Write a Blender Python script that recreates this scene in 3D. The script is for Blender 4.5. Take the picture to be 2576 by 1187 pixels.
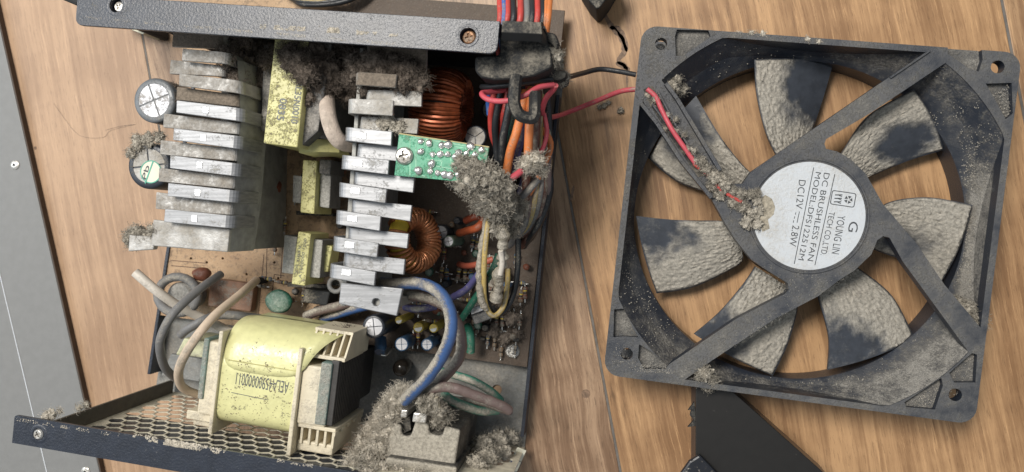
import bpy, bmesh, math, random
from mathutils import Vector, Matrix, noise
from mathutils.geometry import delaunay_2d_cdt
random.seed(7)
for o in list(bpy.data.objects): bpy.data.objects.remove(o)
S = bpy.context.scene
COL = S.collection

# ------------------------------------------------------------------ camera
# Phone held about 33 cm over the table, tipped a few degrees. All lengths below are millimetres.
F_PX, CX, CY, CAM_H = 1935.0, 1288.0, 593.5, 330.0
NAD = (1560.0, 565.0)
_n = Vector((NAD[0]-CX, -(NAD[1]-CY), -F_PX)).normalized()
_z = -_n
_x = (Vector((1,0,0)) - _z[0]*_z).normalized()
_y = _z.cross(_x)
RW = Matrix((_x, _y, _z))                       # camera space -> world space
cam_d = bpy.data.cameras.new('camera')
cam = bpy.data.objects.new('camera', cam_d); COL.objects.link(cam)
cam_d.sensor_fit = 'HORIZONTAL'; cam_d.sensor_width = 36.0; cam_d.lens = 36.0*F_PX/2576.0
cam_d.clip_start = 0.005; cam_d.clip_end = 50
cam.matrix_world = Matrix.Translation((0,0,CAM_H*0.001)) @ RW.to_4x4()
cam_d.dof.use_dof = True; cam_d.dof.focus_distance = 0.290; cam_d.dof.aperture_fstop = 16.0
S.camera = cam
S.render.resolution_x = 1024; S.render.resolution_y = 472

# ------------------------------------------------------------------ light
W = bpy.data.worlds.new('World'); S.world = W; W.use_nodes = True
W.node_tree.nodes['Background'].inputs[0].default_value = (0.86, 0.93, 1.0, 1)
W.node_tree.nodes['Background'].inputs[1].default_value = 0.37
def area(name, loc, size, power, col, target=(0,0,0)):
    l = bpy.data.lights.new(name, 'AREA'); l.shape = 'RECTANGLE'; l.size, l.size_y = size
    l.energy = power; l.color = col
    o = bpy.data.objects.new(name, l); COL.objects.link(o); o.location = loc
    o.rotation_euler = (Vector(target)-Vector(loc)).to_track_quat('-Z','Y').to_euler()
    return o
area('ceiling_lamp', (-0.42, 0.47, 1.30), (0.62, 0.30), 24.5, (1.0, 0.95, 0.88))
area('window_light', (-1.3, 0.25, 0.9), (0.8, 0.8), 7.0, (0.85, 0.93, 1.0))
S.view_settings.view_transform = 'Standard'; S.view_settings.look = 'None'
S.view_settings.exposure = -0.12; S.view_settings.gamma = 1.0
S.render.engine = 'CYCLES'

# ------------------------------------------------------------------ helpers
MM = 0.001
def P(px, py, z=0.0):                           # a point of the place, in mm, at height z
    r = RW @ Vector((px-CX, -(py-CY), -F_PX))
    t = (z-CAM_H)/r.z
    return Vector((0,0,CAM_H)) + t*r
def PX(z): return (CAM_H-z)/F_PX                # mm per unit of measurement at height z
def cr(scale_x, off_x, off_y):
    return lambda x, y: (off_x + x*scale_x, off_y + y*scale_x)
c1 = cr(.5,0,0); c2 = cr(.424,566,0); c3 = cr(.424,1006,0); c4 = cr(.5,0,593.6)
c5 = cr(.4238,566,440); c6 = cr(.4238,880,440); c7 = cr(.4173,440,691.7); c8 = cr(.3644,817.4,754.6)
c9 = cr(.4767,1446,0); c10 = cr(.4767,1949,0); c11 = cr(.5764,1446,503); c12 = cr(.5764,1949,503)

def thing(name, label, cat, loc=(0,0,0), group=None):
    o = bpy.data.objects.new(name, None); COL.objects.link(o); o.empty_display_size = 0.01
    o.location = Vector(loc)*MM; o['label'] = label; o['category'] = cat
    if group: o['group'] = group
    o['org'] = list(Vector(loc)); return o
def org_of(parent):
    return Vector(parent['org']) if parent is not None and 'org' in parent.keys() else Vector((0,0,0))
def tag(o, label=None, cat=None, group=None, kind=None):
    if label: o['label'] = label
    if cat: o['category'] = cat
    if group: o['group'] = group
    if kind: o['kind'] = kind
    return o

class MB:
    def __init__(s): s.v = []; s.f = []; s.d = []
    def add(s, vs, fs, d=None):
        b = len(s.v); s.v += [Vector(v) for v in vs]; s.f += [tuple(i+b for i in f) for f in fs]
        s.d += list(d) if d else [0.0]*len(vs); return s
    def prism(s, poly, z0, z1):                 # poly: world points (x,y), straight down walls
        n = len(poly); a = sum(poly[i][0]*poly[(i+1)%n][1]-poly[(i+1)%n][0]*poly[i][1] for i in range(n))
        if a < 0: poly = poly[::-1]
        vs = [(p[0],p[1],z0) for p in poly]+[(p[0],p[1],z1) for p in poly]
        fs = [tuple(range(n-1,-1,-1)), tuple(range(n,2*n))]+[(i,(i+1)%n,n+(i+1)%n,n+i) for i in range(n)]
        return s.add(vs, fs)
    def qbox(s, pts, zt, zb):                   # pts measured at the top height
        return s.prism([P(x,y,zt) for x,y in pts], zb, zt)
    def box(s, o, a, b, c):                     # corner + three edge vectors
        o,a,b,c = map(Vector,(o,a,b,c))
        if a.cross(b).dot(c) < 0: a,b = b,a
        vs = [o,o+a,o+a+b,o+b,o+c,o+a+c,o+a+b+c,o+b+c]
        return s.add(vs,[(3,2,1,0),(4,5,6,7),(0,1,5,4),(1,2,6,5),(2,3,7,6),(3,0,4,7)])
    def plate(s, outer, holes, O, A, B, th):    # 2D outline with holes, extruded against A x B
        O,A,B = Vector(O),Vector(A),Vector(B); N = A.cross(B).normalized()
        vs=[]; es=[]; fc=[]
        def loop(pl):
            b=len(vs); vs.extend(Vector((p[0],p[1])) for p in pl)
            es.extend((b+i,b+(i+1)%len(pl)) for i in range(len(pl)))
        loop(outer)
        for h in holes: loop(h)
        r = delaunay_2d_cdt(vs, es, [], 3, 1e-4)
        V,Fc = r[0], r[2]
        # keep triangles inside outer and outside the holes
        r = delaunay_2d_cdt(vs, es, [], 1, 1e-4); V,Fc = r[0], r[2]
        def inside(pt, poly):
            c=False; n=len(poly)
            for i in range(n):
                x1,y1=poly[i][0],poly[i][1]; x2,y2=poly[(i+1)%n][0],poly[(i+1)%n][1]
                if (y1>pt[1])!=(y2>pt[1]) and pt[0] < (x2-x1)*(pt[1]-y1)/(y2-y1)+x1: c = not c
            return c
        bbs=[(min(p[0] for p in h),max(p[0] for p in h),min(p[1] for p in h),max(p[1] for p in h)) for h in holes]
        tri=[]
        for f in Fc:
            c = sum((V[i] for i in f), Vector((0,0)))/len(f)
            if not inside(c, outer): continue
            if any(b[0]<c[0]<b[1] and b[2]<c[1]<b[3] and inside(c,h) for b,h in zip(bbs,holes)): continue
            tri.append(tuple(f))
        n=len(V); W3=[O+A*v[0]+B*v[1] for v in V]
        vv = W3+[w-N*th for w in W3]; ff=[]; cnt={}
        for f in tri:
            a=sum(V[f[i]][0]*V[f[(i+1)%len(f)]][1]-V[f[(i+1)%len(f)]][0]*V[f[i]][1] for i in range(len(f)))
            if a<0: f=f[::-1]
            ff.append(f); ff.append(tuple(i+n for i in f[::-1]))
            for i in range(len(f)): cnt[(f[i],f[(i+1)%len(f)])]=1
        for (a,b) in cnt:
            if (b,a) not in cnt: ff.append((b,a,a+n,b+n))
        return s.add(vv, ff)
    def tube(s, pts, r, seg=10, caps=True, d=None):
        n=len(pts); rs = r if isinstance(r,(list,tuple)) else [r]*n
        T=[(pts[min(i+1,n-1)]-pts[max(i-1,0)]).normalized() for i in range(n)]
        u = T[0].orthogonal().normalized(); vs=[]; fs=[]
        for i in range(n):
            u = (u - T[i]*u.dot(T[i]))
            u = u.normalized() if u.length>1e-6 else T[i].orthogonal().normalized()
            w = T[i].cross(u)
            for k in range(seg):
                a=2*math.pi*k/seg; vs.append(pts[i]+(u*math.cos(a)+w*math.sin(a))*rs[i])
        for i in range(n-1):
            for k in range(seg):
                fs.append((i*seg+k,i*seg+(k+1)%seg,(i+1)*seg+(k+1)%seg,(i+1)*seg+k))
        if caps: fs += [tuple(range(seg-1,-1,-1)), tuple((n-1)*seg+k for k in range(seg))]
        return s.add(vs,fs,[d]*len(vs) if d is not None else None)
    def lathe(s, c, prof, seg=32, axis=(0,0,1), caps=True):      # prof: (r, h) from bottom to top
        ax=Vector(axis).normalized(); u=ax.orthogonal().normalized()
        if abs(ax.z)>.99: u=Vector((1,0,0))
        w=ax.cross(u); c=Vector(c); vs=[]; fs=[]; n=len(prof)
        for r,h in prof:
            for k in range(seg):
                a=2*math.pi*k/seg; vs.append(c+ax*h+(u*math.cos(a)+w*math.sin(a))*max(r,1e-3))
        for i in range(n-1):
            for k in range(seg): fs.append((i*seg+k,i*seg+(k+1)%seg,(i+1)*seg+(k+1)%seg,(i+1)*seg+k))
        if caps: fs += [tuple(range(seg-1,-1,-1)), tuple((n-1)*seg+k for k in range(seg))]
        return s.add(vs,fs)
    def blob(s, c, rad, amp=.3, sc=.25, sub=3, seed=0, squash=(1,1,1), rough=0.0):
        bm=bmesh.new(); bmesh.ops.create_icosphere(bm,subdivisions=sub,radius=1)
        c=Vector(c); off=Vector((seed*13.1,seed*7.7,seed*3.3)); vs=[]
        for v in bm.verts:
            q=Vector((v.co.x*squash[0],v.co.y*squash[1],v.co.z*squash[2]))*rad
            k=1+amp*noise.fractal(q*sc+off,0.7,2.0,5)+ (amp*.35*noise.noise(q*sc*6+off)) + (rough/rad)*(abs(noise.noise(q*.9+off))*1.6+noise.noise(q*1.9+off)*.9-.5)
            vs.append(c+q*k)
        fs=[tuple(v.index for v in f.verts) for f in bm.faces]; bm.free()
        return s.add(vs,fs)
    def build(s, name, m, parent=None, smooth=False, bevel=0.0, attr=False, seg=2, angle=40):
        off=org_of(parent); me=bpy.data.meshes.new(name)
        me.from_pydata([(v-off)*MM for v in s.v],[],s.f)
        if attr:
            a=me.attributes.new('dust','FLOAT','POINT'); a.data.foreach_set('value',s.d)
        for mm in (m if isinstance(m,(list,tuple)) else [m]): me.materials.append(mm)
        me.update()
        o=bpy.data.objects.new(name,me); COL.objects.link(o)
        if parent is not None:
            o.parent=parent; o['org']=list(off)
        else: o['org']=[0,0,0]
        if smooth:
            me.shade_smooth()
            if angle<180: me.set_sharp_from_angle(angle=math.radians(angle))
        if bevel>0:
            b=o.modifiers.new('bevel','BEVEL'); b.width=bevel*MM; b.segments=seg; b.limit_method='ANGLE'; b.angle_limit=math.radians(35)
            b.harden_normals=False
        return o

def smooth_path(pts, k=6):                      # Catmull-Rom through points
    n=len(pts); out=[]
    for i in range(n-1):
        p0=pts[max(i-1,0)];p1=pts[i];p2=pts[i+1];p3=pts[min(i+2,n-1)]
        for j in range(k):
            t=j/k; out.append(0.5*((2*p1)+(p2-p0)*t+(2*p0-5*p1+4*p2-p3)*t*t+(3*p1-p0-3*p2+p3)*t**3))
    out.append(pts[-1].copy()); return out
def wire(pts, r, m, parent, name='wire', label=None, k=6, seg=10, rough=0.0, f=None):
    pp=[P(*( (f(p[0],p[1]) if f else (p[0],p[1])) + (p[2],))) for p in pts]
    path=smooth_path(pp,k)
    rr=[r*(1+rough*noise.noise(q*.55)) for q in path]
    o=MB().tube(path,rr,seg).build(name,m,parent,smooth=True,angle=60)
    if label: o['label']=label
    return o

# ------------------------------------------------------------------ materials
class NT:
    def __init__(s,name):
        s.m=bpy.data.materials.new(name); s.m.use_nodes=True; s.t=s.m.node_tree; s.n=s.t.nodes; s.b=s.n['Principled BSDF']
        tc=s.n.new('ShaderNodeTexCoord'); vm=s.n.new('ShaderNodeVectorMath'); vm.operation='SCALE'; vm.inputs['Scale'].default_value=1000
        s.l(tc.outputs['Object'],vm.inputs[0]); s.p=vm.outputs[0]
    def l(s,a,b): s.t.links.new(a,b)
    def put(s,sock,v):
        if isinstance(v,(int,float,tuple,list)):
            if isinstance(v,(tuple,list)) and len(v)==3 and len(sock.default_value)==4: v=tuple(v)+(1,)
            sock.default_value=v
        else: s.l(v,sock)
    def noise(s,scale,detail=4,rough=.6,vec=None,dist=0):
        n=s.n.new('ShaderNodeTexNoise'); n.inputs['Scale'].default_value=scale; n.inputs['Detail'].default_value=detail
        n.inputs['Roughness'].default_value=rough; n.inputs['Distortion'].default_value=dist
        s.l(vec if vec is not None else s.p,n.inputs['Vector']); return n.outputs['Fac']
    def math(s,op,a,b=0.0,c=0.0):
        n=s.n.new('ShaderNodeMath'); n.operation=op; s.put(n.inputs[0],a); s.put(n.inputs[1],b); s.put(n.inputs[2],c); return n.outputs[0]
    def rng(s,v,a,b,c=0.,d=1.):
        n=s.n.new('ShaderNodeMapRange'); n.interpolation_type='SMOOTHSTEP'; s.put(n.inputs[0],v)
        for i,x in enumerate((a,b,c,d)): s.put(n.inputs[1+i],x)
        return n.outputs[0]
    def mix(s,f,a,b,mode='MIX'):
        n=s.n.new('ShaderNodeMix'); n.data_type='RGBA'; n.blend_type=mode; s.put(n.inputs[0],f); s.put(n.inputs[6],a); s.put(n.inputs[7],b); return n.outputs[2]
    def nz(s):
        g=s.n.new('ShaderNodeNewGeometry'); x=s.n.new('ShaderNodeSeparateXYZ'); s.l(g.outputs['Normal'],x.inputs[0]); return x.outputs[2]
    def scaled(s,v3,rot=0.0):
        n=s.n.new('ShaderNodeMapping'); n.inputs['Scale'].default_value=v3; n.inputs['Rotation'].default_value=(0,0,rot); s.l(s.p,n.inputs['Vector']); return n.outputs[0]
    def bump(s,h,dist,strength=1.0,prev=None):
        n=s.n.new('ShaderNodeBump'); n.inputs['Distance'].default_value=dist*MM; n.inputs['Strength'].default_value=strength
        s.l(h,n.inputs['Height'])
        if prev is not None: s.l(prev,n.inputs['Normal'])
        return n.outputs[0]
DUST=(0.40,0.37,0.32)
def M(name, base, rough=.5, metal=0.0, dust=0.0, dcol=DUST, dsc=.12, dfine=1.1, w=.13, upk=.45, dh=.35, var=.18, vsc=.25,
      relief=0.0, rsc=2.0, attr=False, spec=.5, coat=0.0, streak=None, alpha=None, ddir=None):
    t=NT(name); b=t.b
    vn=t.noise(vsc,5)
    col=t.mix(t.rng(vn,.3,.7), tuple(c*(1-var) for c in base), tuple(min(1,c*(1+var)) for c in base))
    if streak:
        sn=t.noise(1.0,4,.6,vec=t.scaled(streak)); col=t.mix(t.rng(sn,.35,.65),col,tuple(c*.75 for c in base))
    rgh=rough; nrm=None
    if relief>0:
        h=t.noise(rsc,3); nrm=t.bump(h,relief)
    if dust>0 or attr:
        n1=t.noise(dsc,6,.65); n2=t.noise(dfine,5,.7)
        sm=t.math('ADD',t.math('MULTIPLY',n1,.8),t.math('MULTIPLY',n2,.45))
        if ddir:
            g_=t.n.new('ShaderNodeNewGeometry'); v_=t.n.new('ShaderNodeVectorMath'); v_.operation='DOT_PRODUCT'; t.l(g_.outputs['Normal'],v_.inputs[0]); v_.inputs[1].default_value=ddir; up_=v_.outputs['Value']
        else: up_=t.nz()
        sm=t.math('ADD',sm,t.math('MULTIPLY',up_,upk))
        T=1.38-.62*dust+(upk-.45)*.8
        if attr:
            at=t.n.new('ShaderNodeAttribute'); at.attribute_name='dust'
            sm=t.math('ADD',sm,t.math('MULTIPLY',at.outputs['Fac'],.9))
        fac=t.rng(sm,T-w,T+w)
        dn=t.noise(.9,5,.75)
        dc=t.mix(t.rng(dn,.32,.68),tuple(c*.66 for c in dcol),tuple(min(1,c*1.18) for c in dcol))
        col=t.mix(fac,col,dc)
        rgh=t.math('ADD',t.math('MULTIPLY',fac,.95-rough),rough)
        if metal: t.put(b.inputs['Metallic'],t.math('MULTIPLY',t.math('SUBTRACT',1.0,fac),metal))
        hh=t.math('MULTIPLY',t.math('ADD',n2,t.math('MULTIPLY',dn,.6)),t.math('ADD',fac,.0))
        nrm=t.bump(hh,dh,1.0,nrm)
    elif metal: b.inputs['Metallic'].default_value=metal
    t.put(b.inputs['Base Color'],col); t.put(b.inputs['Roughness'],rgh); b.inputs['Specular IOR Level'].default_value=spec
    if coat: b.inputs['Coat Weight'].default_value=coat; b.inputs['Coat Roughness'].default_value=.34 if relief>.1 else .15
    if nrm is not None: t.l(nrm,b.inputs['Normal'])
    return t.m

m_case   = M('black powder coat', (.019,.024,.036), .35, dust=.14, dsc=.05, dfine=1.6, w=.10, relief=.13, rsc=1.3, dcol=(.5,.46,.38), dh=.15, spec=.6)
m_caseD  = M('black powder coat dusty', (.018,.021,.028), .5, dust=.42, dsc=.08, relief=.08, rsc=1.5)
m_inner  = M('dusty steel inside', (.20,.205,.20), .5, dust=.42, dsc=.06, w=.22, relief=.03, metal=.35)
m_grill  = M('dusty grill steel', (.66,.61,.48), .7, dust=.22, dsc=.05, upk=.0, w=.3, dcol=(.40,.375,.31), relief=.05)
def pcbmat():
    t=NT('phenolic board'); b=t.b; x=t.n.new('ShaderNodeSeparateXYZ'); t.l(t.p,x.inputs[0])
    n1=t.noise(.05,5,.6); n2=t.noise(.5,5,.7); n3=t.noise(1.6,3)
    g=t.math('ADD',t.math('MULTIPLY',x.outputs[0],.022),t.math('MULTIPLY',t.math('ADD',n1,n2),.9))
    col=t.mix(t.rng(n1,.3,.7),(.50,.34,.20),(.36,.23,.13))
    col=t.mix(t.rng(g,.55,1.15),col,(.085,.06,.042))  # board darkens to the right: shade of the wires painted into its colour
    col=t.mix(t.math('MULTIPLY',t.rng(n2,.5,.62),.55),col,(.11,.075,.05))
    col=t.mix(t.math('MULTIPLY',t.rng(n3,.56,.68),.3),col,(.22,.19,.15))
    t.put(b.inputs['Base Color'],col); b.inputs['Roughness'].default_value=.6
    t.l(t.bump(n2,.4,1.0),b.inputs['Normal']); return t.m
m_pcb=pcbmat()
m_pcbdk  = M('phenolic board dusty', (.30,.19,.10), .6, dust=.62, dsc=.05, w=.18, dcol=(.30,.25,.19))
m_alu    = M('heatsink aluminium', (.36,.365,.375), .50, metal=.65, dust=.26, dsc=.10, dfine=1.3, w=.12, dcol=(.43,.40,.34), dh=.15, relief=.03, rsc=.8, streak=(.05,1.2,.2), var=.08)
m_aluD   = M('heatsink aluminium dusty', (.46,.455,.44), .42, metal=.55, dust=.42, dsc=.10, dfine=1.0, w=.30, dcol=(.36,.32,.26), dh=.25)
m_aluM   = M('heatsink aluminium grimy', (.50,.48,.44), .5, metal=.3, dust=.95, dsc=.08, dfine=.9, w=.2, dcol=(.22,.18,.14), dh=.4)
m_aluL   = M('heatsink aluminium grimy left', (.44,.43,.41), .42, metal=.6, dust=.52, dsc=.13, dfine=.7, w=.22, dcol=(.29,.26,.22), dh=.25, relief=.2, rsc=.15)
m_plate  = M('heatsink web', (.36,.355,.33), .6, metal=.2, dust=.2, dsc=.05, upk=0, w=.3, dcol=(.22,.19,.14))
def fanmat():
    t=NT('fan plastic with dust film'); b=t.b
    at=t.n.new('ShaderNodeAttribute'); at.attribute_name='dust'; A_=at.outputs['Fac']; nz=t.nz()
    big=t.noise(.035,4,.6); mid=t.noise(.16,5,.65); fine=t.noise(1.1,5,.72); gr=t.noise(2.6,3,.6)
    film=t.math('ADD',t.math('ADD',t.math('MULTIPLY',big,.7),t.math('MULTIPLY',mid,.5)),t.math('ADD',t.math('MULTIPLY',nz,.35),t.math('MULTIPLY',A_,.5)))
    film=t.rng(film,.72,1.28)
    thick=t.math('ADD',t.math('ADD',t.math('MULTIPLY',mid,.9),t.math('MULTIPLY',fine,.9)),t.math('ADD',t.math('MULTIPLY',nz,.15),t.math('ADD',t.math('MULTIPLY',A_,.9),t.math('MULTIPLY',big,.6))))
    thick=t.rng(thick,1.34,1.72)
    col=t.mix(t.math('MULTIPLY',film,.92),(.020,.025,.036),(.20,.192,.178))
    dc=t.mix(t.rng(gr,.35,.65),(.21,.198,.178),(.38,.357,.315))
    col=t.mix(t.math('MULTIPLY',thick,.85),col,dc)
    t.put(b.inputs['Base Color'],col); t.put(b.inputs['Roughness'],t.math('ADD',.38,t.math('MULTIPLY',film,.4)))
    h=t.math('MULTIPLY',t.math('ADD',fine,gr),t.math('ADD',thick,.25))
    t.l(t.bump(h,.35,1.0,t.bump(gr,.05)),b.inputs['Normal']); return t.m
m_fanblk = fanmat()
m_blade  = M('fan blade plastic', (.040,.046,.058), .45, dust=-.22, dsc=.10, dfine=1.0, w=.42, dcol=(.43,.40,.345), dh=.6, attr=True)
m_plast  = M('black plastic', (.014,.015,.016), .78, dust=.42, dsc=.10, w=.15, dcol=(.30,.27,.22))
m_plastD = M('black plastic caked', (.03,.03,.03), .5, dust=1.05, dsc=.10, w=.2, dcol=(.43,.395,.33), dh=.5)
m_dark   = M('void black', (.008,.008,.008), .8)
m_sleeve = M('capacitor sleeve', (.025,.03,.04), .35, dust=.25, dsc=.1)
m_can    = M('capacitor top', (.60,.60,.62), .4, metal=.3, dust=.28, dsc=.12, w=.12, dcol=(.45,.40,.33), var=.05)
m_groove = M('vent groove', (.28,.25,.22), .6)
m_yel    = M('yellow tape', (.66,.64,.33), .28, dust=.33, dsc=.42, dfine=1.7, w=.06, relief=.5, rsc=.12, dcol=(.33,.28,.20), dh=.3, var=.06, coat=.25, upk=.25)
m_yelD   = M('yellow tape dusty', (.55,.52,.23), .4, dust=.33, dsc=.35, dfine=1.4, w=.12, dcol=(.34,.30,.22), var=.1)
m_cream  = M('cream bobbin', (.68,.61,.46), .5, dust=.30, dsc=.08, w=.2, dcol=(.50,.455,.385), var=.06)
m_lam    = M('laminated core', (.045,.042,.040), .55, dust=.10, dsc=.1, relief=.05)
m_ferr   = M('ferrite grey', (.10,.10,.10), .6, dust=.55, dsc=.1, dcol=(.36,.34,.31))
m_ferrG  = M('grey caked ferrite', (.15,.15,.15), .6, dust=.95, dsc=.1, dcol=(.42,.41,.38))
m_teal   = M('teal insulating tape', (.18,.27,.25), .6, dust=.62, dsc=.12, w=.25, dcol=(.45,.43,.37), dh=.7)
m_cop    = M('enamelled copper', (.25,.065,.025), .34, metal=.5, dust=.1, dsc=.1, dcol=(.25,.17,.1), var=.3, vsc=.6)
m_cop2   = M('light copper', (.44,.18,.08), .36, metal=.5, dust=.3, dsc=.1, dcol=(.35,.25,.16), var=.2, vsc=.6)
m_core   = M('yellow toroid core', (.65,.48,.05), .5, dust=.2)
m_green  = M('green solder mask', (.05,.30,.17), .35, dust=.32, dsc=.10, dfine=1.2, w=.12, dcol=(.42,.42,.34), var=.1)
m_greenD = M('green ceramic cap', (.025,.12,.08), .4, dust=.55, dsc=.1, w=.25, dcol=(.42,.48,.42))
m_solder = M('solder', (.80,.79,.75), .22, metal=.85, dust=.25, dsc=.3, dcol=(.4,.36,.3))
m_trace  = M('light green trace', (.20,.45,.30), .35, dust=.3, dcol=(.42,.42,.34))
m_steel  = M('screw steel', (.62,.60,.56), .35, metal=.8, dust=.35, dsc=.3, dcol=(.42,.37,.30))
m_rust   = M('rusty screw', (.40,.22,.12), .5, metal=.5, dust=.45, dsc=.5, dcol=(.5,.42,.33), var=.4, vsc=1.0)
m_lint   = M('lint', (.40,.365,.305), .95, var=.45, vsc=.7, relief=.8, rsc=1.5, spec=.1)
m_lintL  = M('pale lint', (.58,.53,.445), .95, var=.28, vsc=.5, relief=.8, rsc=1.4, spec=.1)
m_lintD  = M('dark lint', (.17,.14,.115), .95, var=.4, vsc=.4, relief=.8, rsc=1.5, spec=.1)  # brown lint, with the shade under the top bar put into its colour
m_white  = M('white label', (.54,.57,.60), .42, dust=.22, dsc=.06, dfine=.9, w=.30, dcol=(.45,.40,.32), var=.02)
m_ink    = M('ink', (.05,.055,.06), .5, var=.05)
m_inkb   = M('faded ink', (.10,.11,.11), .5, var=.2)
m_inkg   = M('green ink', (.08,.35,.25), .5)
m_blued  = M('blue dot ink', (.02,.03,.22), .5)
m_paper  = M('cream paper', (.68,.66,.54), .6, var=.05)
m_ribr   = M('brown part', (.20,.07,.04), .5, dust=.3)
m_wht    = M('white plastic', (.68,.66,.58), .45, dust=.15)
def wm(name,c,d=.46,**k): return M(name,c,.42,dust=d,dsc=.10,dfine=1.3,w=.16,dcol=(.46,.42,.35),var=.08,**k)
w_red=wm('red wire',(.50,.06,.05),.3); w_pink=wm('pink wire',(.55,.085,.11),.34); w_blue=wm('blue wire',(.045,.13,.42)); w_black=wm('black wire',(.02,.022,.025),.26)
w_org=wm('orange wire',(.64,.20,.06),.34); w_grn=wm('green wire',(.03,.17,.11),.45); w_pur=wm('purple wire',(.06,.05,.16)); w_brn=wm('brown wire',(.12,.05,.035))
w_yel=wm('yellow wire',(.52,.38,.13),.5); w_wht=wm('white wire',(.60,.55,.48),.35); w_gry=wm('grey wire',(.17,.17,.17),.45)
w_blueT=wm('thick blue sleeve',(.05,.11,.27),.84,dh=.6,ddir=(-.75,.35,.45),upk=.6); w_brnT=wm('thick brown sleeve',(.16,.115,.105),.82,dh=.6,ddir=(-.6,.3,.6),upk=.55); w_grnT=wm('green sleeve',(.05,.22,.16),.74)
w_crust=wm('crusted wire',(.45,.40,.30),.85,dh=.8); w_beige=wm('beige sleeve',(.62,.50,.38),.42); w_purG=wm('lilac wire',(.10,.095,.24),.5)

# ------------------------------------------------------------------ wooden floor
def wood(name, light, dark, rustic, seed, rot, edge=None):
    t=NT(name); b=t.b
    mp=t.n.new('ShaderNodeMapping'); mp.inputs['Location'].default_value=(seed*37,seed*91,0); mp.inputs['Rotation'].default_value=(0,0,rot); t.l(t.p,mp.inputs['Vector'])
    base=mp.outputs[0]
    warp=t.n.new('ShaderNodeTexNoise'); warp.inputs['Scale'].default_value=.012; warp.inputs['Detail'].default_value=3; t.l(base,warp.inputs['Vector'])
    vm=t.n.new('ShaderNodeVectorMath'); vm.operation='MULTIPLY_ADD'; t.l(warp.outputs['Color'],vm.inputs[0]); vm.inputs[1].default_value=(7*rustic,7*rustic,0); t.l(base,vm.inputs[2])
    def st(sx,sy,sc,det=5,r=.6):
        m=t.n.new('ShaderNodeMapping'); m.inputs['Scale'].default_value=(sx,sy,1); t.l(vm.outputs[0],m.inputs['Vector']); return t.noise(sc,det,r,vec=m.outputs[0])
    g1=st(1,.03,.22,6,.62); g2=st(1,.04,.62,6,.8); g3=st(1,.07,1.5,4,.8); blot=t.noise(.02,4,.6,vec=base)
    f=t.math('ADD',t.math('MULTIPLY',g1,.62),t.math('ADD',t.math('MULTIPLY',g2,.36),t.math('MULTIPLY',blot,.5)))
    col=t.mix(t.rng(f,.60,.88),dark,light)
    pores=t.rng(g3,.55,.63); col=t.mix(t.math('MULTIPLY',pores,.30+.12*rustic),col,tuple(c*.42 for c in dark))
    fl=t.rng(g2,.56,.64); col=t.mix(t.math('MULTIPLY',fl,.30+.16*min(rustic,1.6)),col,tuple(min(1,c*1.35) for c in light))
    if rustic>1 or edge is not None:
        mk=t.rng(blot,.46,.60); kn=t.rng(st(1,.16,.10,6,.7),.52,.66)
        if edge is not None:
            xs_=t.n.new('ShaderNodeSeparateXYZ'); t.l(base,xs_.inputs[0]); ex=edge+seed*37
            mk=t.math('MULTIPLY',t.math('SUBTRACT',1.0,t.rng(xs_.outputs[0],ex+5,ex+60)),t.rng(blot,.36,.55))
        col=t.mix(t.math('MULTIPLY',t.math('MULTIPLY',mk,kn),.70),col,tuple(c*.35 for c in dark))
    t.put(b.inputs['Base Color'],col); b.inputs['Roughness'].default_value=.46; b.inputs['Specular IOR Level'].default_value=.45
    h=t.math('ADD',g3,g2); t.l(t.bump(h,.06,.6),b.inputs['Normal'])
    return t.m
def lineeq(a,b):                                # world line through two floor points
    A=P(*a,0); B=P(*b,0); return A,(B-A).normalized()
L2a,d2=lineeq((1434,503),(1561,1187))
gd=-d2 if d2.y<0 else d2
gx=Vector((gd.y,-gd.x,0))
rot=math.atan2(gd.x,gd.y)
s1=(P(378,200,0)-L2a).dot(gx); s3=(P(2532,60,0)-L2a).dot(gx)
wids=[s1-190, s1, 0, s3, s3+190]
woods=[wood('oak left',(.46,.30,.185),(.32,.20,.12),.5,1,rot),
       wood('oak middle',(.42,.28,.175),(.19,.11,.062),2.2,2,rot),
       wood('oak right',(.50,.30,.15),(.25,.135,.062),1.0,3,rot,L2a.dot(gx)),
       wood('oak far right',(.48,.30,.16),(.22,.12,.06),1.0,4,rot)]
sub=MB().box((-420,-380,-9),(840,0,0),(0,760,0),(0,0,4)).build('wood_floor',M('underlay',(.10,.075,.055),.9)); tag(sub,kind='structure')
edges=[-420]+wids[1:4]+[420]
for i in range(4):
    a=wids[i]+.5; b_=wids[i+1]-.5
    o=L2a+gx*a-gd*480
    MB().box(Vector((o.x,o.y,-5)),gx*(b_-a),gd*960,(0,0,5)).build('plank',woods[i],sub,bevel=.35)
for i in (1,2,3):                               # grey dirt packed in the joints
    o=L2a+gx*(wids[i]-.5)-gd*480
    MB().box(Vector((o.x,o.y,-5)),gx*1.0,gd*960,(0,0,4.85)).build('joint_filling',M('joint dirt',(.15,.135,.12),.9),sub)
m_knot=M('knot wood',(.19,.12,.075),.6,var=.4,vsc=.8)
def patch(f,pts,m,name,z=.02):                     # flat dark figure grown in the wood
    return MB().prism([P(*f(x,y),0) for x,y in pts],-.3,z).build(name,m,sub)
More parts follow.
